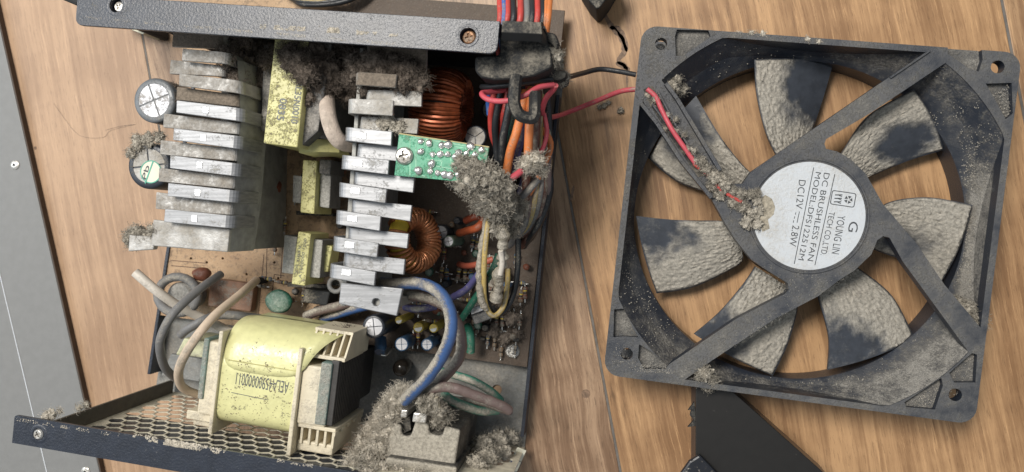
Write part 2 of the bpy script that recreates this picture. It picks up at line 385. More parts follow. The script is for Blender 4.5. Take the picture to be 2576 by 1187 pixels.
def crack(f,pts,w,m=m_knot,seed=0):
    pp=smooth_path([P(*f(x,y),0) for x,y in pts],5); L=[];R=[]
    for i,p in enumerate(pp):
        T=(pp[min(i+1,len(pp)-1)]-pp[max(i-1,0)]).normalized(); n=Vector((-T.y,T.x,0)); e=math.sin(math.pi*min(1,max(0,i/(len(pp)-1))))**.5
        k=w*.5*e*(1+.6*noise.noise(p*.6+Vector((seed,0,0))))+.02
        L.append(p+n*k); R.append(p-n*k)
    n=len(L); vs=[(q.x,q.y,.03) for q in L]+[(q.x,q.y,.03) for q in R]
    return MB().add(vs,[(i,i+1,n+i+1,n+i) for i in range(n-1)]).build('wood_crack',m,sub)
crack(c9,[(140,10),(165,90),(210,160),(245,200),(262,270),(230,320),(270,360),(277,470)],2.2)
crack(c9,[(180,150),(225,150),(262,215),(275,275)],2.4,seed=4)
crack(c9,[(215,330),(262,350),(290,372)],2.5,seed=9)
crack(c6,[(1310,160),(1330,60)],1.2,seed=3)
MB().lathe(P(1474,990,-.3),[(2.0,0),(1.9,.33)],14).build('wood_knot',m_knot,sub)
MB().lathe(P(*c1(180,745),-.3),[(.8,0),(.8,.33)],10).build('wood_knot',m_knot,sub)

# ------------------------------------------------------------------ grey metal rail at the left
m_rail=M('painted grey rail',(.195,.195,.19),.5,var=.04)
A=P(0,75,3.5); B=P(250,1187,3.5); d=(B-A).normalized(); n_=Vector((d.y,-d.x,0)); n_=-n_ if n_.x<0 else n_
rail=thing('metal_rail','light grey painted metal rail with small rivets along the left edge of the wooden floor','rail',(A+B)/2-n_*25)
rail['org']=[((A+B)/2-n_*25)[i] for i in range(2)]+[0]; rail.location.z=0
o0=A-d*120-n_*90; o0.z=0.1
MB().box(o0,n_*90,d*520,(0,0,3.4)).build('flat_strip',m_rail,rail,bevel=.5)
la=P(0,690,3.5); lb=P(118,1187,3.5); ld=(lb-la).normalized()
pth=[la-ld*200, lb+ld*80]
MB().tube([p+Vector((0,0,.1)) for p in pth],.2,8).build('bright_ridge',M('ridge highlight',(.75,.78,.82),.2,var=.0),rail,smooth=True)  # ridge with its highlight painted in as a near-white colour
for (x,y) in ((62,1187),(10,600)): pass
o1=A-d*120+n_*.05; o1.z=0.1
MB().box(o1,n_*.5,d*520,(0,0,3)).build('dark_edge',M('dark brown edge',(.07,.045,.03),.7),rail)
for x,y in ((38,415),(216,1186)):
    c=P(x,y,3.5)
    r_=MB().lathe(c,[(2.3,-.2),(2.2,.35),(1.5,.75),(.9,.8)],24).build('rivet',m_steel,rail,smooth=True)
    MB().lathe(c+Vector((0,0,.8)),[(.6,-.2),(.6,.05)],12).build('rivet_hole',m_dark,r_)

# ------------------------------------------------------------------ power supply: case
LIPZ=86.0
TLo=P(195,-14,LIPZ); TRo=P(1370,59,LIPZ); BLo=P(30,1114,LIPZ)
e1=(P(1312,1100,0)-P(392,956,0)).normalized(); e2=Vector((-e1.y,e1.x,0))
BRo=BLo+e1*173.5
psu=thing('power_supply','opened black computer power supply full of dust with its board and coils bare','power supply',((BLo.x+TRo.x)/2,(BLo.y+TRo.y)/2,0))
fl=lambda v,z=0: Vector((v.x,v.y,z))
quad=[fl(BLo),fl(BRo),fl(TRo),fl(TLo)]
hb=P(1250,980,1.3); 
circ=lambda c,r,n=20: [(c[0]+r*math.cos(2*math.pi*k/n),c[1]+r*math.sin(2*math.pi*k/n)) for k in range(n)]
base=MB().plate([(q.x,q.y) for q in quad],[circ(hb,2.1)],(0,0,1.3),(1,0,0),(0,1,0),1.0).build('base_plate',m_inner,psu,bevel=.2)
# low flanges along both open sides
for a,b in ((quad[1],quad[2]),(quad[3],quad[0])):
    dd=(b-a).normalized(); nn=Vector((-dd.y,dd.x,0))
    st_=a+dd*8; MB().box(st_+nn*.0+Vector((0,0,1.3)),dd*((b-a).length-18),nn*1.5,(0,0,8.5)).build('side_flange',m_case,psu,bevel=.2)
# grill wall with hexagonal holes
Lw=173.5; wall0=fl(BLo,0.3)+e1*9
def hexes(x0,x1,y0,y1,p,r):
    out=[]; j=0; y=y0
    while y<y1:
        x=x0+(p/2 if j%2 else 0)
        while x<x1:
            out.append([(x+r*math.cos(math.pi/6+math.pi/3*k),y+r*math.sin(math.pi/6+math.pi/3*k)) for k in range(6)]); x+=p
        y+=p*.866; j+=1
    return out
hx=hexes(6,116,7,84,6.2,3.2)
hx+= [h for h in hexes(150,160,6,30,6.2,3.2)]
MB().plate([(0,0),(Lw-9,0),(Lw-9,85),(0,85)],hx,wall0+e2*1.0,e1,(0,0,1),0.35).build('grill_wall',m_grill,psu)
MB().box(wall0+e2*1.0+Vector((0,0,3)),e1*1.0,e2*6.5,(0,0,76)).build('wall_flange',M('flange brown dust',(.10,.088,.07),.7,dust=.35,dsc=.2,upk=.2),psu,bevel=.15)
# bottom lip
def lip(p0,ddir,inw,L,w,holes,name,m,r=3):
    pts=[(0,0),(L,0),(L,w-r)]+[(L-r+r*math.cos(a),w-r+r*math.sin(a)) for a in (0.2,.5,.8,1.1,1.4)]+[(0+r-r*math.cos(a),w-r+r*math.sin(a)) for a in (1.4,1.1,.8,.5,.2)]
    ax,bx=ddir,inw
    return MB().plate(pts,holes,p0,ax,bx,1.1).build(name,m,psu,bevel=.3)
lw=(P(37.5,1044,LIPZ)-P(30,1114,LIPZ)).length
sp=P(97,1092,LIPZ)-BLo; sc=(sp.dot(e1),sp.dot(e2))
lip(BLo,e1,e2,Lw,lw,[circ(sc,2.0)],'front_lip',m_case,1.0)
MB().box(fl(BLo,40)+e1*0.0-e2*.05,e1*Lw,e2*1.0,(0,0,45.0)).build('grill_wall_top_strip',m_case,psu)
def screw(c,r,m,parent,hd=1.0,cross=True,name='screw'):
    c=Vector(c); a=.16*r
    if not cross: return MB().lathe(c,[(r,0),(r*.9,hd*.6),(r*.5,hd)],24).build(name,m,parent,smooth=True)
    L=r*.55; w_=r*.13; an=random.random()*1.5
    pl=[(w_,w_),(L,w_),(L,-w_),(w_,-w_),(w_,-L),(-w_,-L),(-w_,-w_),(-L,-w_),(-L,w_),(-w_,w_),(-w_,L),(w_,L)]
    pl=[(x*math.cos(an)-y*math.sin(an),x*math.sin(an)+y*math.cos(an)) for x,y in pl]
    mb=MB().plate(circ((0,0),r*.78,28),[pl],c+Vector((0,0,hd)),(1,0,0),(0,1,0),hd*.7)
    mb.lathe(c,[(r,0),(r*.97,hd*.45),(r*.78,hd*.98),(r*.76,hd*.3)],28); mb.lathe(c,[(r*.8,-.1),(r*.8,hd*.25)],20)
    return mb.build(name,m,parent,bevel=.08)
def dimple(p,r,z): return MB().lathe((p.x,p.y,z),[(r*.62,-1.6),(r*.66,-1.0),(r*.9,-.15),(r*1.08,.12),(r*1.2,.02)],32)
s_=screw((P(97,1092,LIPZ).x,P(97,1092,LIPZ).y,LIPZ-.4),1.9,m_steel,psu,1.0)
MB().lathe(P(97,1092,LIPZ),[(2.0,-1.0),(2.3,.1),(3.0,.15),(3.4,.0)],32,caps=False).build('screw_dimple',m_case,psu,smooth=True)
# top lip (thick bar) and the cable wall behind it
bd=(P(1255,52,LIPZ)-P(430,0,LIPZ)).normalized(); bn=Vector((bd.y,-bd.x,0))
Lb=(P(1258,52,LIPZ)-TLo).dot(bd)
wb=abs((P(1250,135,LIPZ)-P(1258,52,LIPZ)).dot(bn))
def lx(px,py): q=P(px,py,LIPZ)-TLo; return (q.dot(bd),q.dot(bn))
h1=lx(1177,90); h2=lx(291,13)
r=2.6; pts=[(0,0),(Lb,0)]+[(Lb-r+r*math.cos(a),wb-r+r*math.sin(a)) for a in (0,.4,.8,1.2,1.57)]+[(r-r*math.cos(a),wb-r+r*math.sin(a)) for a in (1.57,1.2,.8,.4,0)]
# plate normal must face up: A x B = bd x bn points down, so swap axes
MB().plate([(y,x) for x,y in pts],[[(y,x) for x,y in circ(h1,2.6)],[(y,x) for x,y in circ(h2,2.4)]],TLo,bn,bd,1.3).build('back_lip',m_case,psu,bevel=.45,seg=3)
for hh,m,rr in ((h1,m_rust,2.3),(h2,m_steel,2.0)):
    c=TLo+bd*hh[0]+bn*hh[1]
    MB().lathe((c.x,c.y,LIPZ-3.2),[(.3,0),(2.2,.1),(2.5,1.2),(2.75,3.1),(3.3,3.32),(3.7,3.2)],32,caps=False).build('screw_dimple',m_case,psu,smooth=True)
    screw((c.x,c.y,LIPZ-2.6),rr,m,psu,1.0)
wl=(TRo-TLo).length; wd=(TRo-TLo).normalized(); wn=Vector((wd.y,-wd.x,0))
# cable wall: leaves a gap for the cables near the right end
cut0=Lb-1; 
W0=20
MB().plate([(W0,0.3),(wl,0.3),(wl,84.0),(wl-14,84.0),(wl-14,50),(cut0+1,50),(cut0+1,84.7),(W0,84.7)],[],TLo*1+wn*1.2-Vector((0,0,LIPZ)),wd,(0,0,1),1.0).build('cable_wall',m_caseD,psu,bevel=.2)
MB().box(TLo+wd*W0+wn*1.4-Vector((0,0,LIPZ-2)),wd*1.0,wn*5,(0,0,80)).build('wall_flange',m_caseD,psu,bevel=.15)
# folded tab over the cable exit
tb=[P(*c3(608,122),88),P(*c3(835,130),88),P(*c3(850,215),86),P(*c3(838,240),84),P(*c3(600,235),84)]
MB().add([P(*c3(608,122),87),P(*c3(838,132),87),P(*c3(846,200),87.5),P(*c3(604,190),87.5),P(*c3(602,240),84),P(*c3(842,248),84),P(*c3(852,132),80),P(*c3(885,285),72)],
   [(3,2,1,0),(4,5,2,3),(5,7,6,1,2)]).build('cable_exit_tab',m_plast,psu,bevel=.3).modifiers.new('solid','SOLIDIFY').thickness=.0012

# strain relief
gm=[c3(590,190),c3(860,210),c3(900,300),c3(905,400),c3(800,450),c3(700,470),c3(560,475),c3(480,460),c3(442,420),c3(442,330),c3(590,325)]
MB().qbox(gm,77,62).build('strain_relief',m_plast,psu,bevel=1.2,seg=3)
MB().qbox([c3(850,180),c3(925,195),c3(945,250),c3(935,300),c3(860,240)],76,58).build('rubber_grommet',m_plast,psu,bevel=1.2,seg=3)
MB().qbox([c3(870,400),c3(990,420),c3(985,460),c3(945,480),c3(870,470)],66,50).build('strain_relief_foot',m_plast,psu,bevel=.8)
hk=smooth_path([P(*c3(690,450),78),P(*c3(680,540),79),P(*c3(680,620),79),P(*c3(710,680),78),P(*c3(765,700),77),P(*c3(795,690),77),P(*c3(800,620),76),P(*c3(800,560),74)],6)
MB().tube(hk,2.1,8).build('cable_hook',m_plast,psu,smooth=True)

# ------------------------------------------------------------------ circuit board
PZ=9.0
pa=P(1326,924,PZ); pb=P(890,862,PZ); pd=(pa-pb).normalized(); pn=Vector((-pd.y,pd.x,0))
pl=pa-pd*168; 
rp=P(1392,300,PZ); 
bq=[pl,pa,pa+(rp-pa).normalized()*150,pl+pn*150]
hs=[circ(P(x,y,PZ),.55,8) for x,y in ((695,550),(693,565),(697,592),(690,640),(690,660),(560,650),(520,660),(480,650),(620,690),(655,700),(600,760),(560,770),(700,700))]
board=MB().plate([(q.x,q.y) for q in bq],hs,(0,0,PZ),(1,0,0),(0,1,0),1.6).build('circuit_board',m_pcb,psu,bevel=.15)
for k in range(4): 
    q=(bq[0]*.93+bq[2]*.07,bq[1]*.93+bq[3]*.07,bq[2]*.93+bq[0]*.07,bq[3]*.93+bq[1]*.07)[k]
    MB().lathe((q.x,q.y,1.2),[(2.5,0),(2.5,6.3)],6).build('standoff',m_steel,psu)
# printed lines and silk screen boxes on the board
m_silk=M('board print',(.10,.055,.03),.6)
def bar2(a,b,w,z,m,parent,name,h=.15):
    A_=P(*a,z);B_=P(*b,z);dd=(B_-A_).normalized();nn=Vector((-dd.y,dd.x,0))*w*.5
    return MB().prism([A_+nn,A_-nn,B_-nn,B_+nn],z-.05,z+h).build(name,m,parent)
for a,b in (((430,655),(520,662)),((430,668),(500,674)),((664,640),(650,790)),((690,690),(684,740)),((672,600),(670,700)),((712,600),(706,700)),((620,700),(618,780)),((545,788),(650,797)),((530,730),(560,735)),((680,450),(676,540)),((690,690),(716,694))):
    bar2(a,b,.35,PZ,m_silk,board,'printed_line',.06)
# heatsinks ----------------------------------------------------------
def finger(q, z, m, parent, side, bendr=3.0, down=10, th=1.5):
    """q: four measured corners TL,TR,BR,BL on the top face; side = 'L' or 'R' where the strip curls down"""
    tl,tr,br,bl=[P(x,y,z) for x,y in q]
    if side=='L': a0,a1,b0,b1=tr,tl,br,bl        # free end = a0/b0, curled end = a1/b1
    else: a0,a1,b0,b1=tl,tr,bl,br
    prof=[]
    L=(a1-a0).length
    for t in (0,.5): prof.append((t*(1-bendr/L),0.0))
    for k in range(6):
        an=math.pi/2*k/5; prof.append(((1-bendr/L)+bendr/L*math.sin(an), -bendr*(1-math.cos(an))))
    prof.append((1.0,-bendr-down))
    n=len(prof); vs=[]
    for i,(t,dz) in enumerate(prof):
        i0=max(i-1,0); i1=min(i+1,n-1)
        tx=(prof[i1][0]-prof[i0][0])*L; tz=prof[i1][1]-prof[i0][1]; ln=math.hypot(tx,tz)
        nx,nzz=-tz/ln,tx/ln                       # outward normal (x along, z)
        for (s0,s1) in ((a0,a1),(b0,b1)):
            dr=(s1-s0).normalized(); p=s0+(s1-s0)*t+Vector((0,0,dz))
            vs.append(p); vs.append(p-(dr*nx+Vector((0,0,nzz)))*th)
    fs=[]
    for i in range(n-1):
        b=i*4; c=(i+1)*4
        fs+=[(b,c,c+2,b+2),(b+1,b+3,c+3,c+1),(b,b+1,c+1,c),(b+2,c+2,c+3,b+3)]
    fs+=[(0,2,3,1),((n-1)*4,(n-1)*4+1,(n-1)*4+3,(n-1)*4+2)]
    mb=MB().add(vs,fs); bm=bmesh.new()
    o=mb.build('fin',m,parent,bevel=.22)
    bm.from_mesh(o.data); bmesh.ops.recalc_face_normals(bm,faces=bm.faces); bm.to_mesh(o.data); bm.free()
    return o
# right (middle) heatsink
webM=[(912,120),(924,121),(862,770),(850,768)]
hs2=MB().qbox([(905,120),(914,121),(868,770),(856,768)],66,10).build('heatsink',m_plate,psu,bevel=.2); hs2['label']='clean silver heatsink in the middle, under the green board'
Lf=[((890,180),(998,187),(994,220),(888,212),m_aluM),
    ((870,247),(990,252),(987,291),(869,284),m_aluD),
    ((863,318),(986,331),(984,367),(862,353),m_alu),((854,388),(979,403),(976,439),(852,424),m_alu),
    ((847,457),(973,476),(969,511),(846,494),m_alu),((840,527),(958,544),(955,581),(838,563),m_alu),
    ((833,593),(952,612),(948,648),(831,630),m_alu),((825,662),(945,684),(941,719),(822,697),m_alu)]
for *q,m in Lf:
    o=finger(q,73,m,hs2,'L',3.4,14)
    if m is m_alu:                               # punched mark on each short fin
        mx=q[0][0]+52; my=q[0][1]+24
        pp=[P(mx-13,my-8,73.0),P(mx+13,my-5,73),P(mx+12,my+10,73),P(mx-14,my+7,73)]
        MB().prism(pp,72.9,73.22).build('punch_mark',M('bright punched metal',(.9,.9,.9),.25,metal=.7,relief=.15,rsc=3),hs2,bevel=.1) if False else None
Rf=[((920,225),(1061,229),(1060,268),(915,262),m_aluD),((905,292),(1053,299),(1049,337),(900,325),m_aluD),
    ((897,360),(1050,372),(1046,410),(893,395),m_alu),((888,430),(1043,446),(1039,485),(886,463),m_alu),
    ((882,501),(1036,516),(1032,557),(880,533),m_alu),((873,571),(1028,588),(1024,625),(871,603),m_alu),
    ((863,635),(1019,652),(1015,691),(860,672),m_alu)]
for *q,m in Rf: finger(q,68,m,hs2,'L',2.2,10,1.8)
o=finger([(920,100),(1074,112),(1071,198),(918,186)],68,m_aluM,hs2,'L',2.2,10,1.8)
# end block with hole
tl,tr,br,bl=[P(*q,68) for q in ((858,711),(1013,726),(998,795),(852,764))]
hc=P(946,760,68)
MB().plate([(q.x,q.y) for q in (tl,bl,br,tr)],[circ(hc,1.35,18)],(0,0,68),(1,0,0),(0,1,0),1.9).build('fin_end_plate',m_alu,hs2,bevel=.3)
MB().prism([bl+Vector((1,1,0)),br+Vector((-2,2,0)),br+Vector((-2,5,0)),bl+Vector((1,4,0))],30,65.5).build('web_end',m_plate,hs2)
m_punch=M('bright punched metal',(.85,.85,.86),.3,metal=.6,relief=.2,rsc=2.5,dust=.1)
for *q,m in Lf[2:]:
    mx=q[0][0]+47; my=q[0][1]+23
    MB().prism([P(mx-12,my-9,73),P(mx+12,my-6,73),P(mx+11,my+9,73),P(mx-13,my+6,73)],72.8,73.25).build('punch_mark',m_punch,hs2,bevel=.15)
# left heatsink (fins point left)
hs1=MB().qbox([(560,70),(578,72),(566,632),(548,630)],62,10).build('heatsink',m_plate,psu,bevel=.2); hs1['label']='grimy heatsink at the left beside the two big capacitors'
Af=[((459,122),(575,131),(572,160),(457,152),m_aluL),((451,185),(604,202),(606,235),(450,215),m_aluL),
    ((444,252),(610,272),(609,306),(443,283),m_alu),((437,322),(605,342),(602,375),(435,352),m_alu),
    ((428,390),(600,411),(597,444),(427,423),m_alu),((423,460),(594,479),(591,510),(421,493),m_alu),
    ((415,525),(585,543),(582,575),(412,558),m_alu)]
Bf=[((429,150),(565,165),(562,192),(426,185),m_aluL),((445,218),(600,238),(600,268),(443,250),m_aluM),
    ((412,285),(603,309),(600,338),(410,320),m_aluL),((404,352),(597,374),(594,405),(402,388),m_aluL),
    ((400,422),(592,444),(589,475),(398,456),m_aluL),((393,483),(586,509),(583,541),(391,525),m_aluL)]
for *q,m in Af:
    finger(q,71,m,hs1,'R',3.6,14)
    if m is m_alu:
        mx=q[0][0]+75; my=q[0][1]+25
        MB().prism([P(mx-7,my-10,71),P(mx+7,my-8,71),P(mx+6,my+9,71),P(mx-8,my+7,71)],70.8,71.25).build('punch_mark',m_punch,hs1,bevel=.15)
for *q,m in Bf: finger(q,67,m,hs1,'R',2.4,10,1.8)
finger([(437,60),(562,72),(558,122),(432,117)],67,m_aluM,hs1,'R',2.4,10,1.8)
tl,tr,br,bl=[P(*q,67) for q in ((385,552),(578,576),(572,634),(380,618))]
MB().prism([tl,bl,br,tr],65.1,67).build('fin_end_plate',m_aluD,hs1,bevel=.4)
MB().qbox([(325,590),(392,596),(385,628),(322,632)],64,61).build('fin_end_tab',m_aluD,hs1,bevel=.4)
# smooth web seen on the right of the left heatsink
wp=[(600,150),(606,235),(609,306),(602,375),(597,444),(591,510),(582,575),(572,634)]
vs=[];fs=[]
for i,(x,y) in enumerate(wp):
    p=P(x,y,66); vs+=[p+Vector((-.5,0,0)),p+Vector((.3,0,-3)),p+Vector((1.2,0,-18)),p+Vector((-.5,0,-18.2))]
for i in range(len(wp)-1):
    for k in range(3): fs.append((i*4+k,i*4+k+1,i*4+k+5,i*4+k+4))
n4=(len(wp)-1)*4; fs+=[(0,3,2,1),(n4,n4+1,n4+2,n4+3)]
MB().add(vs,fs).build('heatsink_web',m_plate,hs1,smooth=True)

# ------------------------------------------------------------------ capacitors
def cap(px,py,zt,r,zb,parent,label=None,vent='x',topm=m_can,slm=m_sleeve,rim=.74,rot=.3):
    c=P(px,py,zt); c=Vector((c.x,c.y,0)); k=max(.12*r,.35)
    o=MB().lathe(c,[(r,zb),(r,zb+1),(r*.94,zb+1.8),(r,zb+2.6),(r,zt-k),(r*.96,zt-k*.35),(r*.88,zt),(r*rim,zt),(r*rim,zt-.35)],40).build('capacitor',slm,parent,smooth=True,angle=50)
    if label: o['label']=label
    g=max(.035*r,.07); R=r*rim
    mb=MB()
    nsec=4 if vent=='x' else 3
    for s in range(nsec):
        a0=rot+2*math.pi*s/nsec; a1=rot+2*math.pi*(s+1)/nsec; am=(a0+a1)/2
        off=g/math.sin((a1-a0)/2); pts=[(c.x+off*math.cos(am),c.y+off*math.sin(am))]
        for k_ in range(11):
            a=a0+g/R+(a1-a0-2*g/R)*k_/10; pts.append((c.x+R*math.cos(a),c.y+R*math.sin(a)))
        mb.prism(pts,zt-.5,zt-.12)
    mb.build('can_top',topm,o,bevel=.06)
    MB().lathe(c,[(R,zt-.8),(R,zt-.45)],24).build('vent_groove',m_groove,o)
    return o
m_slgrey=M('grey hazy sleeve',(.13,.14,.15),.35,dust=.3,dsc=.08,w=.2)
cap(387,252,58,8.6,PZ,psu,'big capacitor with cross vent, upper of two at the left',slm=m_slgrey,rot=.35)
k2=cap(374,417,57,8.9,PZ,psu,'big dusty capacitor with round paper sticker, lower of two at the left',rot=.1,topm=m_aluD)
st=P(379,432,57.2)
stk=MB().lathe((st.x,st.y,57),[(4.4,-.1),(4.4,.12)],32).build('round_sticker',m_paper,k2)
MB().plate(circ((0,0),4.4,36),[circ((0,0),4.0,36)],(st.x,st.y,57.2),(1,0,0),(0,1,0),.1).build('green_ring',m_inkg,k2)
cap(940,822,33,4.7,PZ,psu,'small capacitor with cross vent beside the heatsink end',rim=.76,rot=.1)
m_slb=M('blue sleeve',(.04,.09,.17),.35,dust=.15)
cap(1010,866,25,2.9,PZ,psu,'small blue capacitor, middle of three at the board edge',slm=m_slb,rim=.84,rot=.05)
cap(1074,867,24,2.5,PZ,psu,'smallest blue capacitor, right of three at the board edge',slm=m_slb,rim=.8,rot=.05)
cap(1195,344,44,4.4,PZ,psu,'black capacitor with Y vent under the cables',vent='y',rim=.85,topm=m_aluD,rot=.6)
cap(1128,607,30,2.3,PZ,psu,'little green capacitor deep between toroid and cables',slm=M('green sleeve cap',(.10,.16,.12),.4,dust=.4),rim=.8)
cap(1108,585,20,3.4,PZ,psu,rim=.8); cap(1168,440,26,3.2,PZ,psu,rim=.8); cap(1235,275,30,4.0,PZ,psu,rim=.82,topm=m_aluD)
m_tiny=M('yellow tiny',(.42,.32,.06),.4,dust=.35)
for x,y,z,rr in ((1003,806,27,1.6),(1090,826,26,1.8),(1052,824,20,2.2)):
    c=P(x,y,z); o=MB().lathe((c.x,c.y,0),[(rr,PZ),(rr,z-.4),(rr*.8,z)],20).build('yellow_component',m_tiny,psu,smooth=True)
    MB().prism([(c.x+rr*.75*math.cos(a),c.y+rr*.75*math.sin(a)) for a in [math.pi+math.pi*k/8+.2 for k in range(9)]],z-.05,z+.08).build('white_half',m_white,o)
p0=P(945,884,22); p1=P(962,890,20)
MB().tube([P(957,850,18),P(958,872,20),P(955,886,22)],[2.4,2.6,2.2],14).build('small_cylinder_part',m_slb,psu,smooth=True)
MB().tube(smooth_path([P(958,893,22),P(972,893,20),P(985,880,16),P(990,868,11)]),.35,6).build('component_lead',m_solder,psu,smooth=True)

# ------------------------------------------------------------------ text helper
def text(s, a, b, h, z, m, parent, name='lettering', th=.06, off=0.0, flat=False):
    """lettering whose baseline runs from a to b (measured at height z), letters h mm tall"""
    cu=bpy.data.curves.new('t','FONT'); cu.body=s; cu.size=1.0; cu.offset=off; cu.resolution_u=3
    ob=bpy.data.objects.new('t',cu); COL.objects.link(ob); bpy.context.view_layer.update()
    me=bpy.data.meshes.new_from_object(ob.evaluated_get(bpy.context.evaluated_depsgraph_get()))
    bpy.data.objects.remove(ob)
    xs=[v.co.x for v in me.vertices]; ys=[v.co.y for v in me.vertices]
    x0,x1=min(xs),max(xs); y0,y1=0.0,max(ys)
    A=P(*a,z) if len(a)==2 else Vector(a); B=P(*b,z) if len(b)==2 else Vector(b)
    dx=(B-A); L=dx.length; dx.normalize(); up=Vector((0,0,1)).cross(dx)
    vs=[A+dx*((v.co.x-x0)/(x1-x0)*L)+up*((v.co.y-y0)/(y1-y0)*h)+Vector((0,0,th)) for v in me.vertices]
    fs=[tuple(p.vertices) for p in me.polygons]
    return MB().add(vs,fs).build(name,m,parent)
text('Pb',c1(735,905)[0:2],c1(752,835),1.9,57.14,m_ink,k2,off=.01)
MB().prism([P(*c1(733,925),57.1),P(*c1(728,920),57.1),P(*c1(768,810),57.1),P(*c1(773,815),57.1)],57.05,57.24).build('sticker_line',m_inkg,k2)

# ------------------------------------------------------------------ main transformer (yellow strip)
def yellowbox(q,z,zb,m,parent,name,bev=.5): return MB().qbox(q,z,zb).build(name,m,parent,bevel=bev)
tq=[(695,60),(780,64),(748,371),(662,360)]
mt=MB().qbox([(662,110),(835,120),(822,350),(655,330)],56,14).build('transformer',m_ferr,psu,bevel=.8); mt['label']='main transformer with yellow tape strip standing beside the left heatsink'
yellowbox(tq,66,20,m_yelD,mt,'yellow_tape')
MB().qbox([(752,100),(835,108),(800,330),(752,372)],62,14).build('ferrite_core',m_ferr,mt,bevel=.6)
tp=[P(*q) for q in ((748,352,58),(800,350,56),(850,352,50),(876,360,40))]
vs=[];
for p in tp: vs+=[p,p+Vector((0,-4.6,-1.5)),p+Vector((0,-5.0,-16))]
fs=[]
for i in range(3):
    for k in range(2): fs.append((i*3+k,i*3+k+1,(i+1)*3+k+1,(i+1)*3+k))
MB().add(vs,fs).build('loose_tape_end',m_yelD,mt,smooth=True).modifiers.new('s','SOLIDIFY').thickness=.0003
text('GERL35N0010',c2(432,420),c2(392,730),4.0*.62,66,m_inkb,mt,off=.015)
text('0835',c2(328,580),c2(306,712),4.4*.62,66,m_inkb,mt,off=.015)
ring=[P(652+14*math.cos(a),258+48*math.sin(a),40+6*math.cos(a)) for a in [k*.35 for k in range(19)]]
MB().tube(ring,1.0,8,False).build('wire_loop',w_black,mt,smooth=True)
wire([(610,520,44),(605,600,58),(615,700,64),(650,800,64),(700,848,60),(790,862,50)],2.9,M('white ribbed sleeve',(.60,.50,.42),.6,dust=.4,dsc=.1,w=.25,dcol=(.42,.36,.29),relief=.3,rsc=1.2),psu,'insulated_lead',f=c2,seg=16)
wire([(560,470,40),(520,560,48),(515,640,46),(560,740,36)],1.6,w_black,psu,f=c2)

# small transformers
def smallT(q_mid,q_l,q_r,z,label,q_tape=None):
    o=MB().qbox(q_mid,z,14).build('small_transformer',m_yelD,psu,bevel=.4); o['label']=label
    for q in (q_l,q_r):
        if q: MB().qbox(q,z-4,16).build('ferrite_half',m_ferrG,o,bevel=.5)
    if q_tape: MB().qbox(q_tape,z-8,16).build('yellow_side',m_yelD,o,bevel=.5)
    MB().qbox([(min(p[0] for p in q_mid)-10,max(p[1] for p in q_mid)-8),(max(p[0] for p in q_mid)+40,max(p[1] for p in q_mid)-2),(max(p[0] for p in q_mid)+40,max(p[1] for p in q_mid)+6),(min(p[0] for p in q_mid)-10,max(p[1] for p in q_mid)+2)],14,10).build('bobbin_foot',m_plast,o)
    return o
t2=smallT([(750,582),(782,588),(767,719),(733,714)],[(715,590),(748,596),(738,690),(708,686)],[(783,600),(812,604),(804,700),(775,697)],34,'lower of the two small yellow transformers',[(806,612),(836,620),(824,684),(804,684)])
text('ATE00000 1000',(758,700),(772,600),1.2,34.0,m_inkb,t2); text('YX 0835',(747,690),(758,620),1.0,34.0,m_inkb,t2)
t1=smallT([(762,402),(797,404),(790,538),(755,534)],[(737,440),(760,443),(756,512),(735,509)],[(805,420),(834,424),(828,524),(803,520)],33,'upper of the two small yellow transformers')
MB().qbox([(804,400),(834,402),(830,440),(802,436)],32,16).build('ferrite_half',m_ferr,t1,bevel=.5)
# green disc and other leaning parts
c=P(702,758,20)
gc=MB().blob(c,5.2,.08,.1,3,2,(1.15,.95,.5)).build('disc_capacitor',m_greenD,psu,smooth=True,angle=180); gc['label']='green disc capacitor lying over'
c=P(845,716,24); MB().tube([c+Vector((2.9*math.cos(a),2.9*math.sin(a),0)) for a in [k*.45 for k in range(15)]],1.0,10,False).build('wire_ring',w_gry,psu,smooth=True)
MB().qbox([(765,725),(830,735),(822,770),(760,760)],22,10).build('black_package',m_plast,psu,bevel=.6)
MB().blob(P(690,470,18),3,.3,.2,3,1).build('brown_component',m_ribr,psu,smooth=True)

# ------------------------------------------------------------------ toroids
def toroid(c,axis,R,rr,n,wr,mw,mc,label,a0=0,a1=2*math.pi,sq=1.3):
    ax=Vector(axis).normalized(); u=ax.orthogonal().normalized(); w=ax.cross(u); c=Vector(c)
    prof=[]; vs=[];fs=[]; N=40; K=16
    for i in range(N):
        th=2*math.pi*i/N; e=u*math.cos(th)+w*math.sin(th)
        for k in range(K):
            ph=2*math.pi*k/K; vs.append(c+e*(R+rr*math.cos(ph))+ax*rr*sq*math.sin(ph))
    for i in range(N):
        for k in range(K): fs.append((i*K+k,((i+1)%N)*K+k,((i+1)%N)*K+(k+1)%K,i*K+(k+1)%K))
    o=MB().add(vs,fs).build('toroid',mc,psu,smooth=True,angle=180); o['label']=label
    pts=[]; steps=n*14
    for s in range(steps+1):
        t=s/steps; th=a0+(a1-a0)*t+.05*noise.noise(Vector((s*.15,R,0))); ph=2*math.pi*n*t
        e=u*math.cos(th)+w*math.sin(th); q=rr+wr*1.0+.5*abs(noise.noise(Vector((s*.11,3,R))))
        pts.append(c+e*(R+q*math.cos(ph))+ax*q*sq*math.sin(ph))
    MB().tube(pts,wr,7).build('copper_winding',mw,o,smooth=True)
    return o
toroid(P(1112,268,46),(1,-.10,.05),9.2,3.8,52,.80,m_cop,M('dark core',(.03,.02,.015),.6),'large copper toroid under the black bar',0,2*math.pi,2.0)
toroid(P(1040,604,42),(.86,.10,.50),8.6,3.0,34,.66,m_cop2,m_core,'small copper toroid with yellow core beside the silver fins',0.4,2*math.pi)

